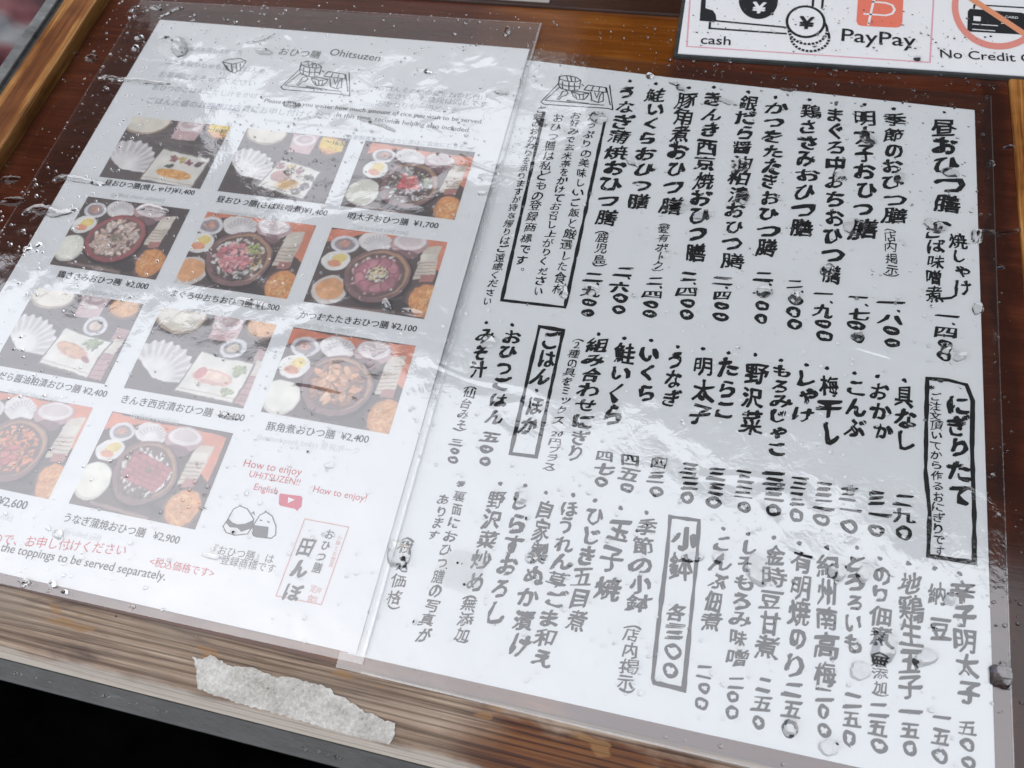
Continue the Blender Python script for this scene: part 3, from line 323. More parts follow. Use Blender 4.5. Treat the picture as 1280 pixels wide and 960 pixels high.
# ------------------------------------------------------------------ helpers
def link(name, verts, faces, m, parent=None, smooth=False):
    me = bpy.data.meshes.new(name); me.from_pydata([tuple(q * MM for q in v) for v in verts], [], faces); me.update()
    if smooth: me.polygons.foreach_set('use_smooth', [True] * len(me.polygons))
    o = bpy.data.objects.new(name, me); C.objects.link(o)
    if m: me.materials.append(m)
    if parent: o.parent = parent
    return o
def tag(o, label=None, cat=None, group=None, kind=None):
    for k, v in (('label', label), ('category', cat), ('group', group), ('kind', kind)):
        if v: o[k] = v
    return o
def empty(name, label, cat, **k):
    o = bpy.data.objects.new(name, None); C.objects.link(o); o.empty_display_size = 0.02; return tag(o, label, cat, **k)
def solid(name, poly, z0, z1, m, parent=None, bev=0.0, seg=2):
    bm = bmesh.new(); vs = [bm.verts.new((x * MM, y * MM, z1 * MM)) for x, y in poly]
    f = bm.faces.new(vs); f.normal_update()
    if f.normal.z < 0: f.normal_flip()
    r = bmesh.ops.extrude_face_region(bm, geom=[f]); lo = [e for e in r['geom'] if isinstance(e, bmesh.types.BMVert)]
    bmesh.ops.translate(bm, verts=lo, vec=(0, 0, (z0 - z1) * MM))
    bmesh.ops.recalc_face_normals(bm, faces=bm.faces)
    if bev: bmesh.ops.bevel(bm, geom=[e for e in bm.edges], offset=bev * MM, segments=seg, affect='EDGES', profile=0.6)
    me = bpy.data.meshes.new(name); bm.to_mesh(me); bm.free(); me.materials.append(m)
    o = bpy.data.objects.new(name, me); C.objects.link(o); o.parent = parent; return o
def rect(x0, y0, x1, y1): return [(x0, y0), (x1, y0), (x1, y1), (x0, y1)]
def quad_grid(name, q, nx, ny, z, m, parent, amp=0.0, seed=0.0, wave=35.0):
    (a, b, c_, d) = [np.array(p, float) for p in q]           # tl, tr, br, bl
    vs = []
    for j in range(ny + 1):
        for i in range(nx + 1):
            u, v = i / nx, j / ny
            p = a * (1 - u) * (1 - v) + b * u * (1 - v) + c_ * u * v + d * (1 - u) * v
            h = amp * noise.noise((p[0] / wave, p[1] / wave, seed)) if amp else 0
            vs.append((p[0], p[1], z + h))
    fs = [(j * (nx + 1) + i, (j + 1) * (nx + 1) + i, (j + 1) * (nx + 1) + i + 1, j * (nx + 1) + i + 1) for j in range(ny) for i in range(nx)]
    return link(name, vs, fs, m, parent, True)
# --- lettering: the default font's outlines, turned into flat ink
_tc = bpy.data.curves.new('type', 'FONT'); _to = bpy.data.objects.new('type', _tc); C.objects.link(_to)
_cache = {}
def glyphs(s, off, res=3):
    k = (s, off)
    if k not in _cache:
        _tc.body = s; _tc.offset = off; _tc.resolution_u = res; _tc.fill_mode = 'FRONT'
        bpy.context.view_layer.update()
        ev = _to.evaluated_get(bpy.context.evaluated_depsgraph_get()); me = ev.to_mesh()
        v = np.zeros(len(me.vertices) * 3, 'f'); me.vertices.foreach_get('co', v); v = v.reshape(-1, 3)[:, :2].copy()
        f = [tuple(p.vertices) for p in me.polygons if p.normal.z > 0 or True]
        ev.to_mesh_clear(); _cache[k] = (v, f)
    return _cache[k]
def load(c):
    # busy characters get a thinner pen so that their gaps stay open
    v, f = glyphs(c, 0.0, 2); a = 0.0
    for t in f:
        q = v[list(t)]; x, y = q[:, 0], q[:, 1]; a += 0.5 * abs(float(np.dot(x, np.roll(y, 1)) - np.dot(y, np.roll(x, 1))))
    return min(1.1, max(0.58, 1.1 - 3.6 * (a - 0.15)))
class Ink:
    def __init__(self): self.v = []; self.f = []
    def add(self, pts, faces, layers=1):
        n = len(self.v); m_ = max(1, len(pts) // layers); self.v += [(p[0], p[1], 0.006 * (i // m_)) for i, p in enumerate(pts)]; self.f += [tuple(i + n for i in t) for t in faces]
    def poly(self, pts): self.add(pts, [tuple(range(len(pts)))])
    def disc(self, x, y, rx, ry, n=18, jit=0.0, rot=0.0):
        ph = random.random() * 9
        P = []
        for k in range(n):
            a = 2 * math.pi * k / n; r = 1 + jit * noise.noise((math.cos(a) * 1.3 + ph, math.sin(a) * 1.3, ph)); u, v = rx * r * math.cos(a), ry * r * math.sin(a)
            P.append((x + u * math.cos(rot) - v * math.sin(rot), y + u * math.sin(rot) + v * math.cos(rot)))
        self.poly(P)
    def ring(self, x, y, rx, ry, t, n=26, jit=0.0):
        ph = random.random() * 9; P = []; F = []
        for k in range(n):
            a = 2 * math.pi * k / n; j = 1 + jit * noise.noise((math.cos(a) + ph, math.sin(a), ph)); tt = t * (1 + 2.2 * jit * noise.noise((math.cos(a) * 2 + ph, math.sin(a) * 2, 3 + ph)))
            P += [(x + rx * j * math.cos(a), y + ry * j * math.sin(a)), (x + (rx * j - tt) * math.cos(a), y + (ry * j - tt) * math.sin(a))]
            m = (k + 1) % n; F.append((2 * k, 2 * m, 2 * m + 1, 2 * k + 1))
        self.add(P, F)
    def stroke(self, pts, w, jit=0.0):
        # a ribbon with round joints' worth of overlap avoided by mitring
        P = [np.array(p, float) for p in pts]
        if jit:
            Q = []
            for a, b in zip(P[:-1], P[1:]):
                n = max(1, int(np.linalg.norm(b - a) / 2.0)); Q += [a + (b - a) * k / n for k in range(n)]
            P = Q + [P[-1]]
        closed = np.linalg.norm(P[0] - P[-1]) < 1e-6
        L = []; R = []
        for i, p in enumerate(P):
            a = P[i - 1] if i else (P[-2] if closed else p); b = P[i + 1] if i + 1 < len(P) else (P[1] if closed else p)
            d1 = p - a; d2 = b - p; n1 = np.linalg.norm(d1); n2 = np.linalg.norm(d2)
            d1 = d1 / n1 if n1 else d2 / n2; d2 = d2 / n2 if n2 else d1
            t = d1 + d2; t = t / max(1e-6, np.linalg.norm(t)); nn = np.array((-t[1], t[0])); k = 1 / max(0.5, abs(float(nn @ np.array((-d1[1], d1[0])))))
            ww = w * (1 + (jit * 1.6 * noise.noise((p[0] * 0.23, p[1] * 0.23, w)) if jit else 0)) * 0.5 * k
            L.append(p + nn * ww); R.append(p - nn * ww)
        n = len(P); self.add(L + R, [(i, i + 1, n + i + 1, n + i) for i in range(n - 1)])
    def build(self, name, m, parent, z): return link(name, [(x, y, z + q) for x, y, q in self.v], self.f, m, parent)
def warp(v, seed, a1=0.12, a2=0.032):
    o = np.empty_like(v)
    for i, (x, y) in enumerate(v):
        p = noise.noise_vector((x * 1.9 + seed, y * 1.9, seed)); q = noise.noise_vector((x * 8 + seed, y * 8, seed + 5))
        o[i] = (x + a1 * p[0] + a2 * q[0], y + a1 * p[1] + a2 * q[1])
    return o
OFF = (0.017, 0.023, 0.030, 0.040)
def thicken(P, F, ex, ey, r, vary=0.0):
    # a broad pen tip: the outline dragged round a slanted ellipse
    Q = []; G = []; sd_ = random.random() * 40
    k_ = np.array([1 + vary * 1.5 * noise.noise((float(q[0]) * 0.42 + sd_, float(q[1]) * 0.42, sd_)) for q in P])[:, None] if vary else 1.0
    for k in range(6):
        a = math.pi * k / 3; u, v = r * 1.45 * math.cos(a), r * 0.75 * math.sin(a); u, v = u * 0.8 - v * 0.6, u * 0.6 + v * 0.8
        n = len(Q) * len(P); Q.append(P + k_ * (u * ex + v * ey)); G += [tuple(i + n for i in t) for t in F]
    return np.concatenate(Q), G, 6
def vertical(text, x0, y0, x1, y1, w, weight, hand=1.0, tilt=-0.03):
    """one brush column: characters centred on the line from the first to the last"""
    ink = Ink(); text = text.replace('20', '\u2121')
    adv = [0.55 if c in '・' else 0.4 if c in '、' else 0.62 if c in '︵︶' else 1.0 for c in text]
    pos = [0.0]
    for a, b in zip(adv[:-1], adv[1:]): pos.append(pos[-1] + (a + b) / 2)
    a = np.array((x0, y0)); b = np.array((x1, y1)); tot = max(pos[-1], 1e-6); d = b - a; ln = np.linalg.norm(d)
    cell = ln / tot if pos[-1] else w * 1.05
    ey = -d / ln if ln > 1e-6 else np.array((0, 1.0))
    if not hand: tilt = 0
    for c, s in zip(text, pos):
        ctr = a + d * (s / tot) if pos[-1] else a
        ang = tilt + hand * (0.11 + random.uniform(-0.06, 0.06)); ex = np.array((math.cos(ang), math.sin(ang)))
        h = min(cell * 1.0, w * 1.12) * (1 + hand * random.uniform(-0.12, 0.08)); ww = w * (1 + hand * random.uniform(-0.16, 0.12))
        ctr = ctr + hand * np.array((random.uniform(-0.07, 0.07) * w, random.uniform(-0.025, 0.025) * h))
        seed = random.random() * 50
        if c == '・': ink.disc(ctr[0] - 0.05 * w, ctr[1], 0.085 * w + 0.25, 0.075 * w + 0.2, 12, 0.5, random.random()); continue
        if c == '、': ink.disc(ctr[0] + 0.28 * w, ctr[1] + 0.1 * cell, 0.09 * w, 0.06 * w, 12, 0.5, -0.7); continue
        if c == '。': ink.ring(ctr[0] + 0.2 * w, ctr[1] + 0.2 * cell, 0.13 * w, 0.13 * w, 0.05 * w, 14, 0.2); continue
        if c == '〇': ink.ring(ctr[0], ctr[1], 0.37 * ww, 0.40 * h, (0.09 + 0.032 * weight) * w, 24, 0.25); continue
        v, f = glyphs({'\u2121': '20'}.get(c, c), 0.0, 2)
        v = v - np.array((0.58 if c == '\u2121' else 0.5, 0.38))
        if c in 'ーｰ': v = np.stack([v[:, 1] * -1, v[:, 0] * -1], 1) * np.array((-1, 1)); f = [t[::-1] for t in f]
        if c in 'ゃっょッャ': v = v + np.array((0.10, 0.10))
        if c in '二三': v = v * np.array((0.85, 1.0))
        if hand: v = warp(v, seed); v = v + np.stack([v[:, 1] * random.uniform(-0.05, 0.16), 0 * v[:, 1]], 1)
        P = ctr + v[:, :1] * ww * ex + v[:, 1:] * h * ey
        ink.add(*thicken(P, f, ex * ww, ey * h, OFF[weight] * (1.5 if c in '一二三' else load(c)) * random.uniform(0.85, 1.3), 0.9 * hand) if weight or hand == 1.0 else (P, f))
    return ink
def horizontal(text, x0, y0, x1, y1, off, squeeze=1.0, cap=99):
    ink = Ink(); v, f = glyphs(text, 0.0); wd = v[:, 0].max() - v[:, 0].min(); v = v - np.array((v[:, 0].min(), 0))
    d = np.array((x1 - x0, y1 - y0)); s = min(cap, np.linalg.norm(d) / wd); ex = d / np.linalg.norm(d); ey = np.array((-ex[1], ex[0]))
    P = np.array((x0, y0)) + v[:, :1] * s * ex + v[:, 1:] * s * squeeze * ey
    ink.add(*(thicken(P, f, ex * s, ey * s, off) if off else (P, f))); return ink

# ------------------------------------------------------------------ the setting: ground far below, and the wooden menu stand
def ground_mat():
    m, t, p, N, L = mat('dark wet ground'); n = ntex(N, L, mapped(N, L), 9, 6, 0.7)
    r = ramp(N, [(0.35, (0.0004, 0.0004, 0.0005)), (0.7, (0.0016, 0.0016, 0.0018))]); L(n, r.inputs[0]); L(r.outputs[0], p.inputs['Base Color'])
    p.inputs['Roughness'].default_value = 0.95; p.inputs['Specular IOR Level'].default_value = 0.0; return m
g = link('ground', [(-30000, -30000, -800), (30000, -30000, -800), (30000, 30000, -800), (-30000, 30000, -800)], [(0, 1, 2, 3)], ground_mat()); tag(g, kind='structure')
def eave_mat():
    m, t, p, N, L = mat('dark stained boards'); n = ntex(N, L, mapped(N, L, (8, 0.4, 1)), 2.0, 4)
    r = ramp(N, [(0.3, (0.012, 0.008, 0.006)), (0.7, (0.035, 0.024, 0.018))]); L(n, r.inputs[0]); L(r.outputs[0], p.inputs['Base Color']); p.inputs['Roughness'].default_value = 0.8; return m
ea = math.radians(10); ed = Vector((math.sin(ea), math.cos(ea))); ep = Vector((ed.y, -ed.x))
def pt(d, q, z): v = Vector((0.29, -0.31)) + ed * d + ep * q; return (v.x * 1000, v.y * 1000, z * 1000)
def at(x, y, z): return ((0.29 + x) * 1000, (-0.31 + y) * 1000, z * 1000)
V = [at(-7, 2.3, 2.22), at(-7, 1.45, 2.22), at(-2.5, 1.33, 2.22), at(-1.29, 1.29, 2.22), pt(1.05, 5, 2.22)]
under = V + [at(5.5, 2.4, 2.22), at(-0.45, 2.4, 2.22), at(-0.76, 2.12, 2.22), at(-1.72, 1.76, 2.22)]
lid = [(x, y, z + 200) for x, y, z in under]; n = len(under)
wall = [at(-0.45, 2.4, 2.22), at(5.5, 2.4, 2.22), at(5.5, 2.4, -0.8), at(-0.45, 2.4, -0.8), at(-0.45, 5.5, 2.22), at(-0.45, 5.5, -0.8), at(-1.72, 1.76, 2.22), at(-7, 2.3, 2.22), at(-7, 2.3, -0.8), at(-1.72, 1.76, -0.8)]
F = [tuple(range(n)), tuple(range(n, 2 * n))[::-1]] + [(k, (k + 1) % n, n + (k + 1) % n, n + k) for k in range(n)] + [(2 * n, 2 * n + 1, 2 * n + 2, 2 * n + 3), (2 * n + 4, 2 * n, 2 * n + 3, 2 * n + 5), (2 * n + 6, 2 * n + 7, 2 * n + 8, 2 * n + 9)]
tag(link('unseen_shop_front', under + lid + wall, F, eave_mat()), kind='structure')  # unseen eave and walls, outline bent to set the dark reflections in the sleeves
hw = solid('unseen_house', [(-9000, 7600), (3000, 7600), (3000, 11000), (-9000, 11000)], -800, 7600, plain('pale plaster', (0.55, 0.52, 0.50), 0.9)); tag(hw, kind='structure')  # unseen house, added to dim the gap mirrored in the sleeve
stand = empty('menu_stand', 'brown wooden tray with worn pale front rail and orange side rail under the sheets', 'tray')
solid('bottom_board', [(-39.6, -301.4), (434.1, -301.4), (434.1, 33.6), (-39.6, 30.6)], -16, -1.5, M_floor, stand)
solid('side_rail', [(-60.5, -332), (-40, -332), (-39.9, 60), (-60.0, 60)], -28, 5.0, M_railv, stand, 1.0)
solid('side_rail', [(434.2, -332), (470, -332), (470, 90), (434.6, 90)], -28, 0.0, M_railv, stand, 0.8)
solid('back_rail', [(-39.4, 30.2), (434.4, 33.5), (434.4, 90), (-39.4, 90)], -28, 0.0, M_railt, stand, 0.8)
solid('front_rail', [(-39.5, -324.7), (434.0, -324.7), (434.0, -301.0), (-39.5, -301.0)], -28, -0.9, M_pine, stand, 0.5)
def lip(name, poly, z0, z1, m, bev=0.8):
    o = solid(name, poly, z0, z1, m, stand, bev); return o
lip('edge_trim', [(-39.5, -331.8), (434.0, -331.8), (434.0, -324.0), (-39.5, -324.0)], -30, -2.6, M_trim, 1.2)
lip('edge_trim', [(-67.2, -332), (-60.8, -332), (-60.3, 60), (-66.7, 60)], -30, 1.5, M_trim)
lip('edge_trim', [(-74.5, -332), (-67.4, -332), (-66.9, 60), (-74.0, 60)], -30, 3.0, M_lip)

# ------------------------------------------------------------------ photo sheet
photo = empty('photo_menu', 'white printed sheet with eleven dish photographs in a clear wet sleeve', 'menu')
solid('paper', [(0, 0), (210, 0), (210.4, -296.6), (0, -297)], 0.0, 0.1, M_paperL, photo)
ZP = 0.17
# painted dish photographs: flat prints, 55 x 40 mm, colours per point
PW, PH, NX, NY = 55.0, 40.0, 150, 108
gx, gy = np.meshgrid(np.linspace(0, PW, NX + 1), np.linspace(0, PH, NY + 1))
G0X, G0Y = gx, gy
def vnoise(x, y, f, seed):
    r = np.random.RandomState(seed).rand(64, 64); x = x * f + seed * 1.7; y = y * f + seed * 0.9
    i = np.floor(x).astype(int); j = np.floor(y).astype(int); u = x - i; v = y - j; u = u * u * (3 - 2 * u); v = v * v * (3 - 2 * v)
    g_ = lambda a, b: r[a % 64, b % 64]
    return (g_(i, j) * (1 - u) + g_(i + 1, j) * u) * (1 - v) + (g_(i, j + 1) * (1 - u) + g_(i + 1, j + 1) * u) * v
def fbm(f, seed): return (vnoise(gx, gy, f, seed) + 0.5 * vnoise(gx, gy, 2 * f, seed + 1) + 0.25 * vnoise(gx, gy, 4 * f, seed + 2)) / 1.75
class Paint:
    def __init__(self, bg, seed):
        self.s = seed; self.c = np.zeros(gx.shape + (3,)); self.c[:] = bg; self.c *= (0.75 + 0.5 * fbm(0.12, seed))[..., None]
    def put(self, m, col, tex=0.0, f=0.5):
        self.s += 3; c = np.array(col) * (1 + tex * (fbm(f, self.s) * 2 - 1))[..., None]
        self.c = self.c * (1 - m[..., None]) + c * m[..., None]
    def ell(self, x, y, rx, ry, rot=0.0, rough=0.0, soft=0.35):
        self.s += 1; dx, dy = gx - x, gy - y; u = dx * math.cos(rot) + dy * math.sin(rot); v = -dx * math.sin(rot) + dy * math.cos(rot)
        d = np.sqrt((u / rx) ** 2 + (v / ry) ** 2) + rough * (fbm(0.45, self.s) - 0.5) * 2
        return np.clip((1 - d) * min(rx, ry) / soft, 0, 1)
    def rect(self, pts, soft=0.35):
        m = np.ones(gx.shape); P = pts
        for (x0, y0), (x1, y1) in zip(P, P[1:] + P[:1]):
            n = math.hypot(x1 - x0, y1 - y0); d = ((x1 - x0) * (gy - y0) - (y1 - y0) * (gx - x0)) / n; m = m * np.clip(d / soft + 0.5, 0, 1)
        return m
    def dish(self, x, y, rx, ry, rim, inside, tex=0.1, rot=0.0):
        self.put(self.ell(x, y, rx, ry, rot), rim, 0.06); self.put(self.ell(x, y, rx * 0.84, ry * 0.82, rot), tuple(0.88 * c for c in rim)); self.put(self.ell(x, y, rx * 0.76, ry * 0.74, rot, 0.05), inside, tex)
    def chunks(self, x, y, rx, ry, cols, n, size, rnd, tex=0.25):
        for k in range(n):
            a = rnd.random() * 6.283; q = math.sqrt(rnd.random()); c = cols[int(rnd.random() * len(cols))]; sz = size * (0.6 + 0.8 * rnd.random()); r_ = rnd.random() * 3.14
            X, Y = x + rx * q * math.cos(a), y + ry * q * math.sin(a)
            self.put(self.ell(X + 0.15, Y - 0.2, sz * 1.12, sz * 0.62, r_, 0.12) * 0.55, tuple(0.45 * q_ for q_ in c)); self.put(self.ell(X, Y, sz, sz * 0.5, r_, 0.15), c, tex)
    def strands(self, x, y, rx, ry, cols, n, ln, rnd, wd=0.35):
        for k in range(n):
            a = rnd.random() * 6.283; q = math.sqrt(rnd.random()); r_ = rnd.random() * 3.14
            self.put(self.ell(x + rx * q * math.cos(a), y + ry * q * math.sin(a), ln, wd, r_, 0.1, 0.3) * 0.9, cols[int(rnd.random() * len(cols))], 0.1)
    def shell(self, x, y, r, rot, spread=1.25):
        dx, dy = gx - x, gy - y; a = np.arctan2(dy, dx) - rot; a = (a + np.pi) % (2 * np.pi) - np.pi; d = np.hypot(dx, dy)
        m = np.clip((spread - np.abs(a)) / 0.06, 0, 1) * np.clip((r * (1 + 0.035 * np.cos(a * 26)) - d) / 0.4, 0, 1)
        self.put(m, (0.90, 0.88, 0.87), 0.06); rid = (0.5 + 0.5 * np.cos(a * 26)) ** 2.2 * np.clip((d - r * 0.42) / (r * 0.25), 0, 1)
        self.put(m * (1 - rid) * np.clip((d - r * 0.45) / (r * 0.2), 0, 1) * 0.45, (0.50, 0.45, 0.46)); self.put(m * np.clip((r * 0.4 - d) / 1.5, 0, 1) * 0.5, (0.95, 0.94, 0.92))
    def line(self, x0, y0, x1, y1, wd, col, a=1.0):
        dx, dy = x1 - x0, y1 - y0; n2 = dx * dx + dy * dy; t = np.clip(((gx - x0) * dx + (gy - y0) * dy) / n2, 0, 1)
        d = np.hypot(gx - x0 - t * dx, gy - y0 - t * dy); self.put(np.clip((wd - d) / 0.25, 0, 1) * a, col)
def dish_set(k, top):
    """tray with the wooden rice bowl in the middle, seen in most of the photos"""
    rnd = random.Random(k * 17 + 3); p = Paint((0.185, 0.135, 0.125), 40 + k * 37)
    for i in range(14): p.line(rnd.uniform(0, 55), rnd.uniform(0, 40), rnd.uniform(0, 55), rnd.uniform(0, 40), 0.5, (0.25, 0.17, 0.15), 0.35)
    if k != 4:
        p.put(p.rect([(0, 32), (16, 38.5), (16, 40), (0, 40)]), (0.84, 0.40, 0.27), 0.08); p.put(p.rect([(16, 37.5), (55, 33), (55, 40), (16, 40)]), (0.84, 0.41, 0.28), 0.08); p.put(p.rect([(49, 24), (55, 20), (55, 38), (49, 38)]), (0.83, 0.42, 0.29), 0.08)
    # napkin / chopstick wrapper at the right
    p.put(p.rect([(42.5, 17), (50.5, 18.5), (51, 35), (44, 34)]), (0.80, 0.74, 0.66), 0.06)
    for i in range(5): p.line(43, 19 + i * 1.7, 50, 20 + i * 1.7, 0.28, (0.45, 0.32, 0.28), 0.8)
    p.put(p.rect([(43.5, 27), (50, 28), (50, 31.5), (43.5, 30.5)]), (0.86, 0.82, 0.75), 0.05)
    p.put(p.rect([(45, 16), (50.5, 17), (50.6, 20.5), (45.2, 19.5)]), (0.62, 0.36, 0.33), 0.1)
    # little pickle dish, shell, tea cup
    p.put(p.ell(9, 32.5, 6.2, 4.8), (0.86, 0.84, 0.85), 0.1, 0.8); p.put(p.ell(9, 32.5, 4.6, 3.4), (0.50, 0.45, 0.46), 0.2); p.put(p.ell(9, 32.8, 2.7, 2.0, 0.2, 0.2), (0.72, 0.48, 0.40), 0.3, 0.9)
    p.put(p.ell(22, 34.5, 8, 5.2, -0.2), (0.90, 0.87, 0.85), 0.05); p.shell(23, 31.5, 7.5, 1.6, 1.3)
    p.put(p.ell(37, 35, 8.5, 5.5), (0.66, 0.50, 0.50), 0.12); p.put(p.ell(37, 36, 7.4, 4.0), (0.90, 0.85, 0.84), 0.05); p.put(p.ell(37, 36.4, 5.6, 2.8), (0.80, 0.73, 0.72), 0.05)
    p.put(p.ell(36.5, 29.8, 6, 2.5), (0.38, 0.25, 0.26), 0.2)
    # egg and roe dish
    p.put(p.ell(7.5, 23.5, 6.6, 5.2, 0.2), (0.92, 0.91, 0.88), 0.04); p.put(p.ell(8.6, 24.8, 3.6, 2.6, 0.3, 0.1), (0.93, 0.80, 0.40), 0.12); p.put(p.ell(7.0, 21.8, 3.3, 1.9, -0.1, 0.1), (0.86, 0.50, 0.34), 0.2)
    if k in (5, 6): p.put(p.ell(8, 9.5, 8, 7.0), (0.80, 0.76, 0.72), 0.06); p.put(p.ell(8, 10, 6.4, 5.4), (0.86, 0.56, 0.33), 0.12)
    else: p.put(p.ell(6.5, 9.5, 8.2, 8.0), (0.78, 0.76, 0.70), 0.04); p.put(p.ell(6.5, 10, 7.5, 7.2), (0.92, 0.91, 0.84), 0.03)
    # carrot salad at the right
    p.put(p.ell(49.5, 7.5, 8, 9), (0.30, 0.20, 0.19), 0.1); p.put(p.ell(49.8, 8, 7, 8, 0, 0.08), (0.80, 0.46, 0.22), 0.2, 0.9); p.strands(49.5, 8, 5.2, 6.2, [(0.93, 0.66, 0.34), (0.88, 0.52, 0.24), (0.96, 0.78, 0.48)], 60, 1.7, rnd)
    p.put(p.ell(38, 4.0, 6, 3.2), (0.12, 0.09, 0.09), 0.1)
    # the bowl
    rim = (0.50, 0.19, 0.20) if k == 4 else (0.40, 0.26, 0.26)
    p.put(p.ell(27.6, 17.2, 15.2, 14.6), (0.09, 0.06, 0.06), 0.1); p.put(p.ell(27, 18.2, 14.6, 13.6), rim, 0.14)
    p.put(p.ell(27.6, 18.9, 13.0, 11.9), (0.62, 0.44, 0.30) if k != 4 else (0.58, 0.25, 0.24), 0.12); p.put(p.ell(26.9, 18.3, 12.4, 11.3), (0.30, 0.20, 0.19), 0.15)
    top(p, rnd)
    p.put(p.rect([(10, 1.0), (38, 0), (38, 1.6), (10, 2.4)]) * 0.6, (0.62, 0.46, 0.42))
    return p.c
def rice(p, rnd, c=(0.90, 0.87, 0.83)): p.chunks(27, 18.3, 11, 9.9, [c, (0.84, 0.80, 0.75), (0.95, 0.93, 0.9)], 90, 1.3, rnd, 0.05)
def t_roe(p, rnd): rice(p, rnd); p.strands(27, 18, 11, 9.6, [(0.10, 0.10, 0.10), (0.20, 0.15, 0.14)], 110, 2.2, rnd, 0.4); p.chunks(26.5, 19, 5.2, 4.2, [(0.82, 0.24, 0.26), (0.88, 0.35, 0.34), (0.90, 0.45, 0.40)], 40, 1.8, rnd); p.chunks(34, 23, 2.5, 2.5, [(0.50, 0.55, 0.25)], 8, 1.2, rnd)
def t_chicken(p, rnd): p.chunks(27, 18.3, 11, 9.8, [(0.86, 0.72, 0.64), (0.92, 0.83, 0.76), (0.78, 0.62, 0.55)], 120, 1.9, rnd); p.chunks(27.5, 18.5, 2.8, 2.4, [(0.40, 0.34, 0.26), (0.50, 0.42, 0.32)], 16, 1.2, rnd)
def t_tuna(p, rnd): rice(p, rnd); p.strands(26, 12, 9, 4.5, [(0.10, 0.09, 0.09)], 70, 2.0, rnd, 0.35); p.chunks(25.5, 18.5, 7.6, 6.6, [(0.84, 0.45, 0.47), (0.90, 0.58, 0.58), (0.78, 0.36, 0.40)], 80, 1.7, rnd); p.chunks(32.5, 23.5, 3.2, 2.4, [(0.55, 0.62, 0.28), (0.66, 0.70, 0.36)], 22, 1.1, rnd); p.strands(35, 17, 2, 6, [(0.86, 0.70, 0.36)], 16, 1.6, rnd)
def t_bonito(p, rnd):
    rice(p, rnd, (0.75, 0.6, 0.58))
    for i in range(9): a = i * 0.7; p.put(p.ell(27 + 7.4 * math.cos(a), 18 + 6.4 * math.sin(a), 4.4, 2.9, a + 1.57, 0.08), (0.50, 0.26, 0.30), 0.2); p.put(p.ell(27 + 7.2 * math.cos(a), 18 + 6.3 * math.sin(a), 3.6, 2.2, a + 1.57, 0.08), (0.72, 0.43, 0.46) if i % 2 else (0.62, 0.34, 0.38), 0.2)
    p.strands(27, 19, 4, 3.6, [(0.93, 0.86, 0.62), (0.96, 0.92, 0.76), (0.85, 0.74, 0.45)], 60, 1.4, rnd)
def t_pork(p, rnd): p.chunks(27, 18.3, 10.8, 9.6, [(0.62, 0.36, 0.24), (0.55, 0.30, 0.2)], 60, 2, rnd); p.chunks(27, 18.8, 9.4, 8, [(0.86, 0.58, 0.38), (0.80, 0.50, 0.32), (0.74, 0.44, 0.28), (0.90, 0.68, 0.50)], 46, 2.3, rnd)
def t_salmon(p, rnd): p.chunks(27, 18.3, 11, 9.8, [(0.90, 0.46, 0.28), (0.86, 0.38, 0.22), (0.94, 0.58, 0.38)], 150, 1.2, rnd); p.chunks(24, 15.5, 6, 4.4, [(0.70, 0.26, 0.26), (0.78, 0.34, 0.32)], 40, 1.8, rnd)
def t_eel(p, rnd):
    rice(p, rnd); p.strands(27, 9.5, 8, 2.0, [(0.10, 0.09, 0.09)], 50, 1.6, rnd, 0.35)
    p.put(p.rect([(16.4, 14.5), (35, 11.5), (38, 22.5), (19.5, 26)]), (0.45, 0.17, 0.20), 0.15)
    for i in range(5): p.put(p.rect([(16.8 + 0.6 * i, 14.8 + 2.2 * i), (35.2 + 0.6 * i, 12 + 2.2 * i), (35.7 + 0.6 * i, 13.9 + 2.2 * i), (17.3 + 0.6 * i, 16.7 + 2.2 * i)]), (0.62, 0.28, 0.30), 0.35, 0.9)
    p.chunks(28, 19.5, 1.4, 1.2, [(0.32, 0.36, 0.22)], 6, 0.9, rnd); p.strands(27, 19, 10, 6, [(0.50, 0.20, 0.22)], 40, 1.6, rnd, 0.25)
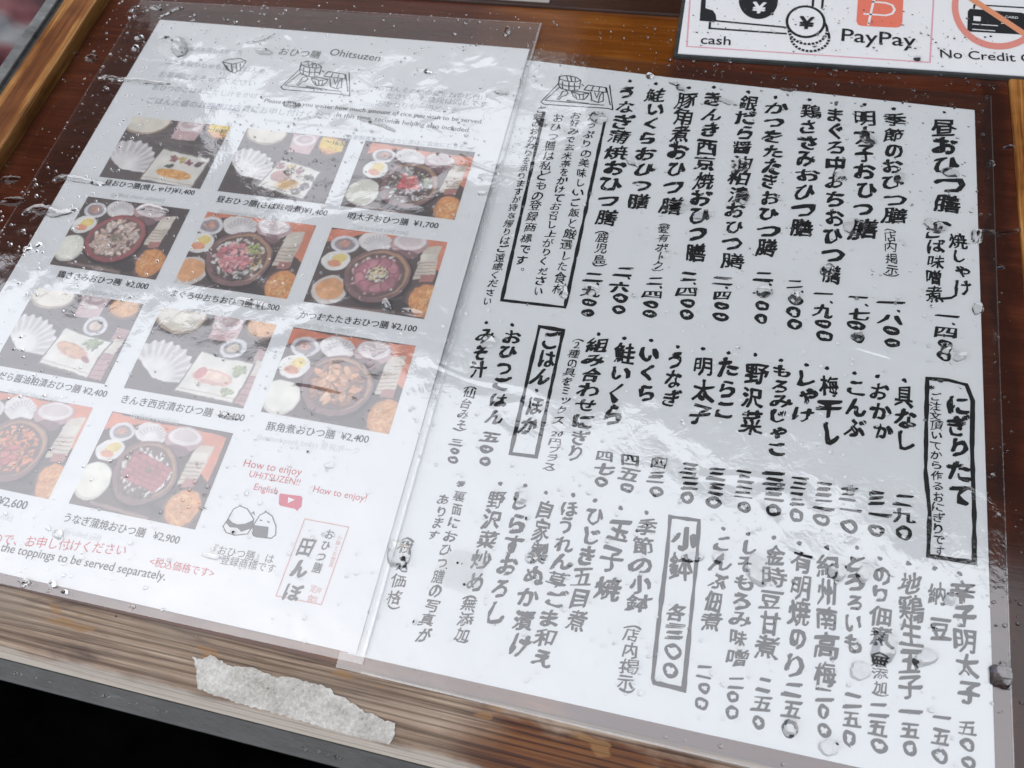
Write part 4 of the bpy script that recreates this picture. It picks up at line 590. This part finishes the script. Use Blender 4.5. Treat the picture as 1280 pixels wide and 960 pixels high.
def fish_set(k, fish):
    """shell, tea cup and a white oblong plate with fish"""
    rnd = random.Random(k * 31 + 5); p = Paint((0.215, 0.175, 0.170), 900 + k * 41)
    for i in range(16): p.line(rnd.uniform(0, 30), rnd.uniform(20, 34), rnd.uniform(10, 55), rnd.uniform(16, 34), 0.4, (0.36, 0.30, 0.29), 0.4)
    p.put(p.ell(10, 37.5, 11.5, 8.2), (0.62, 0.52, 0.42), 0.1); p.put(p.ell(10, 38, 10.8, 7.5), (0.90, 0.86, 0.78), 0.05)
    p.put(p.rect([(26, 28), (38, 28), (39.5, 40), (24.5, 40)]), (0.78, 0.62, 0.62), 0.1); p.put(p.ell(32, 36.5, 6.8, 4.0), (0.90, 0.85, 0.84), 0.05); p.put(p.ell(32, 37, 5.2, 2.8), (0.74, 0.62, 0.62), 0.08); p.put(p.ell(32, 37.3, 2.4, 1.2), (0.84, 0.76, 0.75))
    p.put(p.ell(47.5, 35.5, 7.6, 6.2), (0.40, 0.26, 0.2), 0.1); p.put(p.ell(47.5, 36, 6.8, 5.4, 0, 0.08), (0.84, 0.52, 0.24), 0.2); p.strands(47.5, 36, 5, 4, [(0.94, 0.70, 0.40), (0.88, 0.56, 0.28)], 36, 1.4, rnd)
    if k in (1, 2):
        p.put(p.rect([(41.5, 33.5), (55, 32.8), (55, 39.8), (41.5, 40)]), (0.93, 0.75, 0.16), 0.08); p.strands(48, 33.5, 5, 1.4, [(0.80, 0.45, 0.15)], 20, 0.9, rnd)
    else:
        p.put(p.ell(38.5, 25, 5.6, 4.6), (0.84, 0.83, 0.85), 0.16, 1.2); p.put(p.ell(38.5, 25, 3.9, 3.1), (0.42, 0.38, 0.38), 0.2); p.put(p.ell(38.5, 25, 2.6, 2, 0, 0.2), (0.80, 0.70, 0.60), 0.2)
        p.put(p.rect([(46.5, 1), (53.5, 0), (55, 25), (49, 26)]), (0.66, 0.47, 0.46), 0.15)
        for i in range(9): p.line(46.6 + i * .3, 2 + i * 2.6, 54 + i * .1, 2.4 + i * 2.6, 0.35, (0.40, 0.25, 0.26), 0.7)
        p.put(p.rect([(49, 13), (54, 12.6), (54.4, 20), (49.8, 20.5)]), (0.84, 0.79, 0.72), 0.05)
    p.shell(8 if k != 7 else 7, 8.5, 17, 1.15, 1.3)
    p.put(p.rect([(19.5, 2.5), (46.5, -0.5), (50, 19), (25, 22.5)]), (0.30, 0.26, 0.25)); p.put(p.rect([(20.5, 3.5), (46, 0.8), (49, 18.5), (25, 21.5)]), (0.90, 0.88, 0.83), 0.04)
    p.line(21, 5, 46, 2.4, 0.3, (0.62, 0.52, 0.46), 0.8)
    fish(p, rnd); return p.c
def f_salmon(p, rnd):
    p.put(p.ell(35, 7.8, 9.6, 2.9, -0.1, 0.12), (0.90, 0.58, 0.24), 0.25); p.strands(35, 7.8, 8, 1.8, [(0.97, 0.78, 0.46), (0.80, 0.42, 0.16)], 40, 1.6, rnd)
    for x, y, c in ((31, 17.5, (0.66, 0.36, 0.34)), (35.5, 17, (0.90, 0.76, 0.38)), (40, 16, (0.62, 0.26, 0.32)), (45, 15.2, (0.36, 0.22, 0.26))): p.chunks(x, y, 1.5, 1.3, [c, tuple(0.8 * q for q in c)], 12, 1.1, rnd)
    p.chunks(30, 12.5, 2.6, 1.2, [(0.18, 0.2, 0.17)], 9, 1.1, rnd)
def f_mackerel(p, rnd):
    for x, y, c in ((26, 18, (0.66, 0.36, 0.34)), (32, 18, (0.90, 0.74, 0.36)), (38, 17, (0.64, 0.30, 0.32)), (45, 14, (0.24, 0.2, 0.2)), (44, 8, (0.26, 0.22, 0.22)), (40, 5, (0.30, 0.25, 0.24))): p.chunks(x, y, 2.2, 2, [c, tuple(0.75 * q for q in c)], 16, 1.2, rnd)
    p.put(p.ell(29, 11.5, 5.4, 3.6, 0.2, 0.1), (0.64, 0.38, 0.34), 0.25); p.put(p.ell(35, 7.5, 6, 3.2, 0.2, 0.1), (0.86, 0.66, 0.42), 0.2); p.strands(34, 12, 7, 3, [(0.52, 0.32, 0.28)], 30, 2.0, rnd, 0.3)
def f_cod(p, rnd):
    p.chunks(41, 16.5, 3.8, 2.6, [(0.52, 0.60, 0.38), (0.62, 0.68, 0.46), (0.42, 0.50, 0.32)], 40, 1.2, rnd)
    p.put(p.ell(33, 11.5, 9.6, 3.6, -0.22, 0.1), (0.82, 0.56, 0.44), 0.2); p.put(p.ell(32, 12, 6.5, 2.3, -0.22, 0.15), (0.88, 0.64, 0.44), 0.2); p.strands(33, 11.5, 8, 2.4, [(0.64, 0.36, 0.32), (0.93, 0.76, 0.6)], 40, 1.4, rnd, 0.3); p.put(p.ell(42, 8.5, 3, 1.3, -0.3, 0.1), (0.52, 0.25, 0.27), 0.2)
def f_rock(p, rnd):
    p.chunks(44, 14.5, 3, 2.4, [(0.60, 0.66, 0.42), (0.68, 0.72, 0.50)], 40, 1.0, rnd); p.chunks(42, 5, 2.6, 1.6, [(0.60, 0.66, 0.44)], 24, 0.9, rnd)
    p.put(p.ell(34, 10.5, 9.4, 3.4, -0.18, 0.1), (0.86, 0.62, 0.56), 0.18); p.put(p.ell(34, 11, 8, 2.2, -0.18, 0.12), (0.93, 0.78, 0.68), 0.15); p.put(p.ell(28.5, 12.5, 3, 2.6, 0.6, 0.1), (0.78, 0.42, 0.40), 0.2)
PHOTOS = [(0, 0, fish_set, 1, f_salmon, 'photo of yellow tagged grilled salmon set'), (1, 0, fish_set, 2, f_mackerel, 'photo of yellow tagged mackerel set'), (2, 0, dish_set, 3, t_roe, 'photo of bowl topped with red cod roe'),
          (0, 1, dish_set, 4, t_chicken, 'photo of bowl of shredded chicken with red rim'), (1, 1, dish_set, 5, t_tuna, 'photo of bowl of pink minced tuna'), (2, 1, dish_set, 6, t_bonito, 'photo of bowl ringed with seared bonito'),
          (0, 2, fish_set, 7, f_cod, 'photo of grilled fish beside green garnish'), (1, 2, fish_set, 8, f_rock, 'photo of pale pink fish on oblong plate'), (2, 2, dish_set, 9, t_pork, 'photo of bowl of orange brown pork chunks'),
          (0, 3, dish_set, 10, t_salmon, 'photo of bowl of orange roe, cut by the picture edge'), (1, 3, dish_set, 11, t_eel, 'photo of bowl with dark red grilled eel')]
COLX = (16.4, 80.6, 143.4); ROWY = (-70.2, -122.6, -175.6, -226.6)
fs_grid = [(j * (NX + 1) + i, j * (NX + 1) + i + 1, (j + 1) * (NX + 1) + i + 1, (j + 1) * (NX + 1) + i) for j in range(NY) for i in range(NX)]
for ci, ri, fn, k, arg, lab in PHOTOS:
    rv = random.Random(k * 7 + 1); ra, sc, sx, sy = rv.uniform(-0.07, 0.07), rv.uniform(0.95, 1.10), rv.uniform(-2, 2), rv.uniform(-1.5, 1.5)
    gx, gy = (G0X - 27.5) / sc, (G0Y - 20) / sc
    gx, gy = gx * math.cos(ra) - gy * math.sin(ra) + 27.5 + sx, gx * math.sin(ra) + gy * math.cos(ra) + 20 + sy
    gx = gx + 1.6 * (vnoise(G0X, G0Y, 0.09, k + 3) - 0.5) + 0.5 * (vnoise(G0X, G0Y, 0.5, k + 9) - 0.5); gy = gy + 1.6 * (vnoise(G0X, G0Y, 0.09, k + 23) - 0.5) + 0.5 * (vnoise(G0X, G0Y, 0.5, k + 29) - 0.5)
    col = fn(k, arg); gx, gy = G0X, G0Y
    col = col * (0.93 + 0.14 * vnoise(G0X, G0Y, 0.22, k + 41))[..., None]
    col = np.clip(col * 0.60 + 0.345, 0, 1) ** 2.2
    x0, y0 = COLX[ci], ROWY[ri] - PH
    me = bpy.data.meshes.new('dish_photo')
    co = np.stack([(gx + x0) * MM, (gy + y0) * MM, np.full(gx.shape, ZP * MM)], -1).reshape(-1, 3)
    me.from_pydata(co.tolist(), [], fs_grid); at = me.color_attributes.new('Print', 'FLOAT_COLOR', 'POINT')
    at.data.foreach_set('color', np.concatenate([col.reshape(-1, 3), np.ones((co.shape[0], 1))], 1).astype('f').ravel())
    me.materials.append(M_photo); o = bpy.data.objects.new('dish_photo', me); C.objects.link(o); o.parent = photo; o['label'] = lab
    if k in (1, 2): horizontal('〜16:30', x0 + 43, y0 + 35.6, x0 + 54, y0 + 35.2, 0.01).build('photo_tag', INK['small'], o, ZP + 0.06)
NAME = {'cap': 'caption', 'pale': 'translation', 'red': 'red_note', 'grey': 'heading', 'faint': 'small_print', 'small': 'small_print', 'black': 'note'}
for t_, x0, y0, x1, y1, st, k in PRINT:
    dy = 1.1 if st == 'pale' else 0
    horizontal(t_, x0, y0 - dy, x1, y1 - dy, (0.009 if k else 0.005) if st in ('cap', 'small', 'black') else 0, 1.0, 3.3 if st == 'pale' else 99).build(NAME[st], INK[st], photo, ZP + 0.03)
tr2 = Ink(); Mx = np.array(TRAY_TO_PHOTO_SHEET)
for l in TRAY: tr2.stroke([np.array((x, y, 1)) @ Mx for x, y in l], 0.55, 0.2)
tr2.build('tray_drawing', INK['grey'], photo, ZP + 0.03)
b_ = Ink(); [b_.stroke(l, 0.6, 0.2) for l in BOWL_ICON]; b_.build('bowl_drawing', INK['grey'], photo, ZP + 0.03)
rb = Ink(); [rb.stroke(l, 0.42, 0.2) for l in RICE_LINES]; [rb.poly(l) for l in RICE_FILL]; rb.build('rice_ball_drawing', INK['grey'], photo, ZP + 0.03)
pb = Ink(); pb.poly(PLAY_BADGE); o = pb.build('play_badge', INK['badge'], photo, ZP + 0.03); pt = Ink(); pt.poly(PLAY_TRI); pt.build('play_arrow', INK['white'], o, ZP + 0.08)
sb = Ink(); sb.stroke(STAMP_BOX + STAMP_BOX[:1], 0.35); st_o = sb.build('shop_stamp', INK['pinkt'], photo, ZP + 0.03)
for t_, x0, y0, x1, y1, wd, k, s in STAMP_TEXT: vertical(t_, x0, y0, x1, y1, wd, k, 0.5 if k == 3 else 0).build('stamp_text', INK[s], st_o, ZP + 0.03)
LQ = [(-17.4, 13.2), (212.6, 18.4), (213.8, -299.4), (-17.0, -301.2)]
quad_grid('clear_sleeve', LQ, 70, 90, 0.75, M_filmL, photo, 0.22, 3.1, 34)
def seam(pts, wd, m, parent, z):
    i = Ink(); i.stroke(pts, wd, 0.25); o = i.build('sleeve_seam', m, parent, z); return o
seam([(212.3, 18.2), (212.2, -40), (213.2, -150), (213.3, -296)], 1.0, M_seam, photo, 1.05)
seam([(-17.0, 13.0), (-16.6, -120), (-16.6, -300.5)], 0.4, M_edge, photo, 1.05)
seam([(-17.0, 12.6), (90, 16), (212, 17.8)], 0.6, M_edge, photo, 1.05)

# ------------------------------------------------------------------ handwritten sheet
hand = empty('handwritten_menu', 'white sheet of black vertical brush writing with boxed headings in a clear wet sleeve', 'menu')
solid('paper', [(206.5, -6.6), (283.0, -10.7), (419.0, -15.1), (415.2, -295.4), (324, -296.4), (207.0, -297.0)], -0.9, -0.75, M_paperR, hand)
ZH = -0.68
for t_, x0, y0, x1, y1, wd, k in BRUSH: vertical(t_, x0, y0, x1, y1, wd, k).build('brush_column' if k > 1 else 'pen_column', INK['brush'], hand, ZH)
for nm, wd in (('top', 1.5), ('nigiri', 1.5), ('gohan', 1.5), ('kobachi', 1.4)):
    i = Ink(); i.stroke(BOXES[nm], wd, 0.35); i.build('brush_frame', INK['brush'], hand, ZH)
tr1 = Ink(); [tr1.stroke(l, 0.55, 0.25) for l in TRAY]; tr1.build('tray_drawing', INK['brush'], hand, ZH)
RQ = [(203.5, 0.5), (426.0, -6.0), (420.2, -303.4), (204.5, -302.2)]
quad_grid('clear_sleeve', RQ, 70, 90, -0.2, M_filmR, hand, 0.20, 8.4, 38)
seam([(425.8, -6.2), (423.4, -120), (420.0, -303)], 0.35, M_edge, hand, 0.1)
seam([(213.8, -302.0), (320, -302.8), (420.0, -303.2)], 0.6, M_edge, hand, 0.1)

# ------------------------------------------------------------------ payment card at the top right
pay = empty('payment_card', 'white card with coin symbols, a coral app logo and a crossed out bank card', 'sign')
(bx, by), (tx, ty) = CARD_WHITE
solid('card', [(bx, by), (bx + 190, by + 3.4), (bx + 189, by + 75), (bx - 1.4, by + 75)], 0.4, 0.9, M_card, pay)
solid('card_border', [(bx - 2.0, by - 1.6), (bx + 192, by + 1.8), (bx + 191, by + 77), (bx - 3.2, by + 77)], -1.2, 0.32, M_trim, pay)
ZC = 0.97
def ell3(ink, c3, n=36, k=1.0):
    c_, a, b = [np.array(q) for q in c3]; ink.poly([tuple(c_ + k * (a - c_) * math.cos(2 * math.pi * i / n) + k * (b - c_) * math.sin(2 * math.pi * i / n)) for i in range(n)])
def ring3(ink, c3, k, n=48):
    c_, a, b = [np.array(q) for q in c3]; P = []; F = []
    for i in range(n):
        d = (a - c_) * math.cos(2 * math.pi * i / n) + (b - c_) * math.sin(2 * math.pi * i / n); P += [tuple(c_ + d), tuple(c_ + k * d)]; j = (i + 1) % n; F.append((2 * i, 2 * j, 2 * j + 1, 2 * i + 1))
    ink.add(P, F)
i = Ink(); i.stroke(CARD_PINK[0], 0.75); i.build('pink_frame', INK['pink'], pay, ZC)
i = Ink(); i.poly(BILL[0]); [i.stroke(l, 1.2) for l in BILL_LINES]; bill = i.build('banknote_symbol', INK['card'], pay, ZC)
i = Ink(); ell3(i, NOTE_DISC); i.build('note_disc', INK['card'], bill, ZC + 0.03)
i = Ink(); zc = ZC + 0.06
coin = None
for q, c3 in enumerate(COINS):
    a = Ink(); ell3(a, c3); b = a.build('coin_symbol', INK['card'], pay, ZC + 0.06 + 0.08 * q)
    a = Ink(); ell3(a, c3, 36, 0.86); a.build('coin_face', INK['white'], b, ZC + 0.09 + 0.08 * q)
    a = Ink(); c_, e1, e2 = [np.array(z) for z in c3]
    for n_ in range(15):
        th = math.pi * (n_ + 0.5) / 15; d = (e1 - c_) * math.cos(th) + (e2 - c_) * math.sin(th); a.stroke([tuple(c_ + d * 0.86), tuple(c_ + d * 1.0)], 0.5)
    if q < 2: a.build('coin_edge', INK['white'], b, ZC + 0.10 + 0.08 * q)
i = Ink(); i.poly(LOGO); lg = i.build('app_logo', INK['coral'], pay, ZC)
i = Ink(); [i.stroke(l, 1.1) for l in LOGO_P]; i.build('logo_letter', INK['white'], lg, ZC + 0.05)
i = Ink(); i.poly(CARDPIC); [i.stroke(l, 1.0) for l in CARDPIC_TOP]; cp = i.build('bank_card_symbol', INK['card'], pay, ZC)
i = Ink(); [i.poly(l) for l in CARDPIC_MARKS]; i.build('card_marks', INK['white'], cp, ZC + 0.05)
i = Ink(); ring3(i, RING, 0.86); rg = i.build('ban_ring', INK['ring'], pay, ZC + 0.10)
i = Ink(); i.stroke(BAR, 3.4); i.build('ban_bar', INK['bar'], rg, ZC + 0.14)
for n_, (t_, x0, y0, x1, y1) in enumerate(CARD_TEXT):
    sym = t_ in '¥'; wh = n_ in (3, 4)
    horizontal(t_, x0, y0, x1, y1, 0.03 if sym else 0.008, 1.0).build('card_text', INK['white' if wh else 'card'], pay, ZC + (0.45 if n_ == 5 else 0.09))
quad_grid('clear_laminate', [(bx - 3.0, by + 76), (bx + 191, by + 76), (bx + 192, by + 1.8), (bx - 2.0, by - 1.6)], 30, 16, 1.7, M_filmC, pay, 0.1, 2.2, 40)
sc2 = solid('plastic_card', [(150, 34.0), (213.4, 34.4), (213.4, 60), (150, 60)], 0.05, 0.8, plain('pale plastic edge', (0.33, 0.30, 0.27), 0.4), None, 0.2)
tag(sc2, 'grey plastic sheet edge lying on the dark back rail at the top border', 'card')

# ------------------------------------------------------------------ torn paper residue on the front rail
P = []
for (x0, y0), (x1, y1) in zip(SCRAP, SCRAP[1:] + SCRAP[:1]):
    n = max(1, int(math.hypot(x1 - x0, y1 - y0) / 0.45))
    for k in range(n):
        x, y = x0 + (x1 - x0) * k / n, y0 + (y1 - y0) * k / n
        q = noise.noise_vector((x * 0.9, y * 0.9, 4)); r_ = noise.noise_vector((x * 2.6, y * 2.6, 9)); P.append((x + 0.5 * q[0] + 0.16 * r_[0], y + 0.5 * q[1] + 0.16 * r_[1]))
tag(solid('paper_residue', P, -0.95, -0.62, M_scrap), 'torn whitish strip of peeled paper stuck on the worn front rail', 'paper scrap')

# ------------------------------------------------------------------ blurred things beyond the stand
def bundle_mat(name, a, b, c_):
    m, t, p, N, L = mat(name); n = ntex(N, L, mapped(N, L, (0.5, 1.6, 1), rot=(0, 0, 0.6)), 7, 3, 0.5, 0.6)
    r = ramp(N, [(0.40, a), (0.50, b), (0.62, c_)]); L(n, r.inputs[0]); L(r.outputs[0], p.inputs['Base Color']); p.inputs['Roughness'].default_value = 0.6; return m
def lump(name, cx, cy, cz, r, m, seed, sq=0.6):
    bm = bmesh.new(); bmesh.ops.create_icosphere(bm, subdivisions=5, radius=1)
    for v in bm.verts:
        d = 1 + 0.30 * noise.noise(v.co * 1.6 + Vector((seed, 0, 0))) + 0.12 * noise.noise(v.co * 4 + Vector((seed, 3, 0))); v.co = Vector((v.co.x * r * d, v.co.y * r * d, v.co.z * r * sq * d))
    me = bpy.data.meshes.new(name); bm.to_mesh(me); bm.free(); me.polygons.foreach_set('use_smooth', [True] * len(me.polygons)); me.materials.append(m)
    o = bpy.data.objects.new(name, me); C.objects.link(o); o.location = (cx, cy, cz); return o
b1 = lump('bundle', -0.62, 0.40, -0.35, 0.14, bundle_mat('grey and dark red cloth', (0.05, 0.012, 0.014), (0.16, 0.04, 0.045), (0.24, 0.24, 0.24)), 4.2)
tag(b1, 'blurred grey and dark red bundle beyond the left rail at the top left corner', 'bundle')

# ------------------------------------------------------------------ rain water
def film_z(x, y):
    if -17 < x < 213.4 and -301 < y < 16: return 1.05
    if x > 286 and y > 7: return 1.95
    if x <= 424 and y > -303 and x > 213: return 0.12
    if -36 < x < 433 and -301 < y < 30: return -1.4
    if y < -324: return -2.55
    return -0.8
def blob(name, c_, a, b, h, seed, wob=0.26):
    nA, rings = 56, (0.0, 0.2, 0.4, 0.58, 0.72, 0.82, 0.9, 0.95, 0.98, 1.0); z0 = film_z(*c_); V = []; F = []
    for s in rings:
        for k in range(nA):
            t = 2 * math.pi * k / nA; r = 1 + wob * noise.noise((math.cos(t) * 1.1 + seed, math.sin(t) * 1.1, seed)) + wob * 0.5 * noise.noise((math.cos(t) * 2.9 + seed, math.sin(t) * 2.9, seed + 7))
            u, v = s * r * math.cos(t), s * r * math.sin(t)
            hh = h * (max(0.0, 1 - s ** 3.4)) ** 0.62 * (1 + 0.55 * noise.noise((u * 1.0 + seed, v * 1.0, 2)))
            V.append((c_[0] + a[0] * u + b[0] * v, c_[1] + a[1] * u + b[1] * v, z0 + hh))
            if s == 0: break
    for k in range(nA): F.append((0, 1 + k, 1 + (k + 1) % nA))
    for r_ in range(len(rings) - 2):
        o0 = 1 + r_ * nA; o1 = o0 + nA
        for k in range(nA): m_ = (k + 1) % nA; F.append((o0 + k, o1 + k, o1 + m_, o0 + m_))
    o1 = 1 + (len(rings) - 2) * nA; b0 = len(V); V += [tuple(q) for q in V[o1:o1 + nA]]; F.append(tuple(b0 + k for k in range(nA))[::-1])
    flip = (a[0] * b[1] - a[1] * b[0]) < 0
    if flip: F = [t[::-1] for t in F]
    return link(name, V, F, M_water, None, True)
def rivulet(name, pts, ws, h, seed):
    P = [np.array(p) for p in pts]; Q = []; W = []
    for i in range(len(P) - 1):
        n = 10
        for k in range(n):
            t = k / n; p0 = P[max(0, i - 1)]; p1, p2 = P[i], P[i + 1]; p3 = P[min(len(P) - 1, i + 2)]
            Q.append(0.5 * (2 * p1 + (p2 - p0) * t + (2 * p0 - 5 * p1 + 4 * p2 - p3) * t * t + (3 * p1 - p0 - 3 * p2 + p3) * t ** 3)); W.append(ws[i] * (1 - t) + ws[i + 1] * t)
    Q.append(P[-1]); W.append(ws[-1]); n = len(Q); V = []; F = []; T = (-1, -0.96, -0.86, -0.66, -0.35, 0, 0.35, 0.66, 0.86, 0.96, 1)
    for i in range(n):
        d = Q[min(n - 1, i + 1)] - Q[max(0, i - 1)]; d = d / np.linalg.norm(d); nn = np.array((-d[1], d[0])); e = min(1.0, i / 4, (n - 1 - i) / 4); e = math.sqrt(max(0.0, 1 - (1 - e) ** 2))
        w_ = W[i] * e * (1 + 0.35 * noise.noise((Q[i][0] * 0.35, Q[i][1] * 0.35, seed))); off = nn * W[i] * 0.35 * noise.noise((Q[i][0] * 0.25, Q[i][1] * 0.25, seed + 3))
        for t in T:
            p = Q[i] + off + nn * w_ * t; V.append((p[0], p[1], film_z(Q[i][0], Q[i][1]) + h * 0.8 * e * max(0, 1 - abs(t) ** 3.5) ** 0.6 * (1 + 0.4 * noise.noise((p[0] * 0.4, p[1] * 0.4, seed)))))
    m_ = len(T)
    for i in range(n - 1):
        for k in range(m_ - 1): F.append((i * m_ + k, i * m_ + k + 1, (i + 1) * m_ + k + 1, (i + 1) * m_ + k)[::-1])
    b0 = len(V); V += [q for i in range(n) for q in (V[i * m_], V[i * m_ + m_ - 1])]
    for i in range(n - 1): F.append((b0 + 2 * i, b0 + 2 * i + 1, b0 + 2 * i + 3, b0 + 2 * i + 2))
    return link(name, V, F, M_water, None, True)
for n_, d in enumerate(DROPS):
    o = blob('water_drop', d[1], d[2], d[3], d[4] * (1.9 if math.hypot(*d[2]) < 3 else 1.35 if math.hypot(*d[2]) < 5 else 0.55) + 0.1, n_ * 3.7 + 1) if d[0] == 'b' else rivulet('water_streak', d[1], d[2], d[3] * 1.1, n_ * 2.9)
    tag(o, d[-1], 'water drop' if d[0] == 'b' else 'water streak', 'rain water lying on the menus')
# fine spray nobody could count
V = []; F = []; rs = random.Random(5)
def bead(x, y, r, h):
    z = film_z(x, y); n = 10; b0 = len(V); asp = 1 + rs.uniform(-0.3, 0.5); ro = rs.random() * 3.14
    V.append((x, y, z + h))
    for s in (0.45, 0.78, 0.95, 1.0):
        for k in range(n):
            t = 2 * math.pi * k / n; u, v = r * s * asp * math.cos(t), r * s * math.sin(t); V.append((x + u * math.cos(ro) - v * math.sin(ro), y + u * math.sin(ro) + v * math.cos(ro), z + h * max(0, 1 - s * s) ** 0.5))
    for k in range(n): F.append((b0, b0 + 1 + k, b0 + 1 + (k + 1) % n))
    for q in range(3):
        for k in range(n): a = b0 + 1 + q * n + k; b = b0 + 1 + q * n + (k + 1) % n; F.append((a, a + n, b + n, b))
    e0 = len(V); V.extend(V[b0 + 1 + 3 * n:b0 + 1 + 4 * n]); F.append(tuple(e0 + k for k in range(n))[::-1])
cnt = 0
while cnt < 3900:
    x, y = rs.uniform(-38, 429), rs.uniform(-300, 44)
    if y > 26 and x < 288: continue
    dens = 0.35 + 1.1 * max(0, noise.noise((x * 0.02, y * 0.02, 1.5)) + 0.25)
    if y > -20 and 285 < x < 430: dens *= 1.6
    if rs.random() > dens: continue
    r = 0.22 + 0.62 * rs.random() ** 3; bead(x, y, r, r * rs.uniform(0.65, 1.0)); cnt += 1
for k in range(24): x = 60 + rs.random() * 220; bead(x, -302 - rs.random() ** 2 * 20, 0.2 + 0.3 * rs.random(), 0.15)
for k in range(80):
    x = 60 + rs.random() * 260
    if noise.noise((x * 0.05, 2.2, 0)) > 0.02: bead(x, -327.8 - 0.004 * x + rs.uniform(-0.35, 0.35), 0.3 + 0.5 * rs.random() ** 2, 0.3)
tag(link('water_spray', V, F, M_water, None, True), kind='stuff')
C.objects.unlink(_to); bpy.data.objects.remove(_to); bpy.data.curves.remove(_tc)
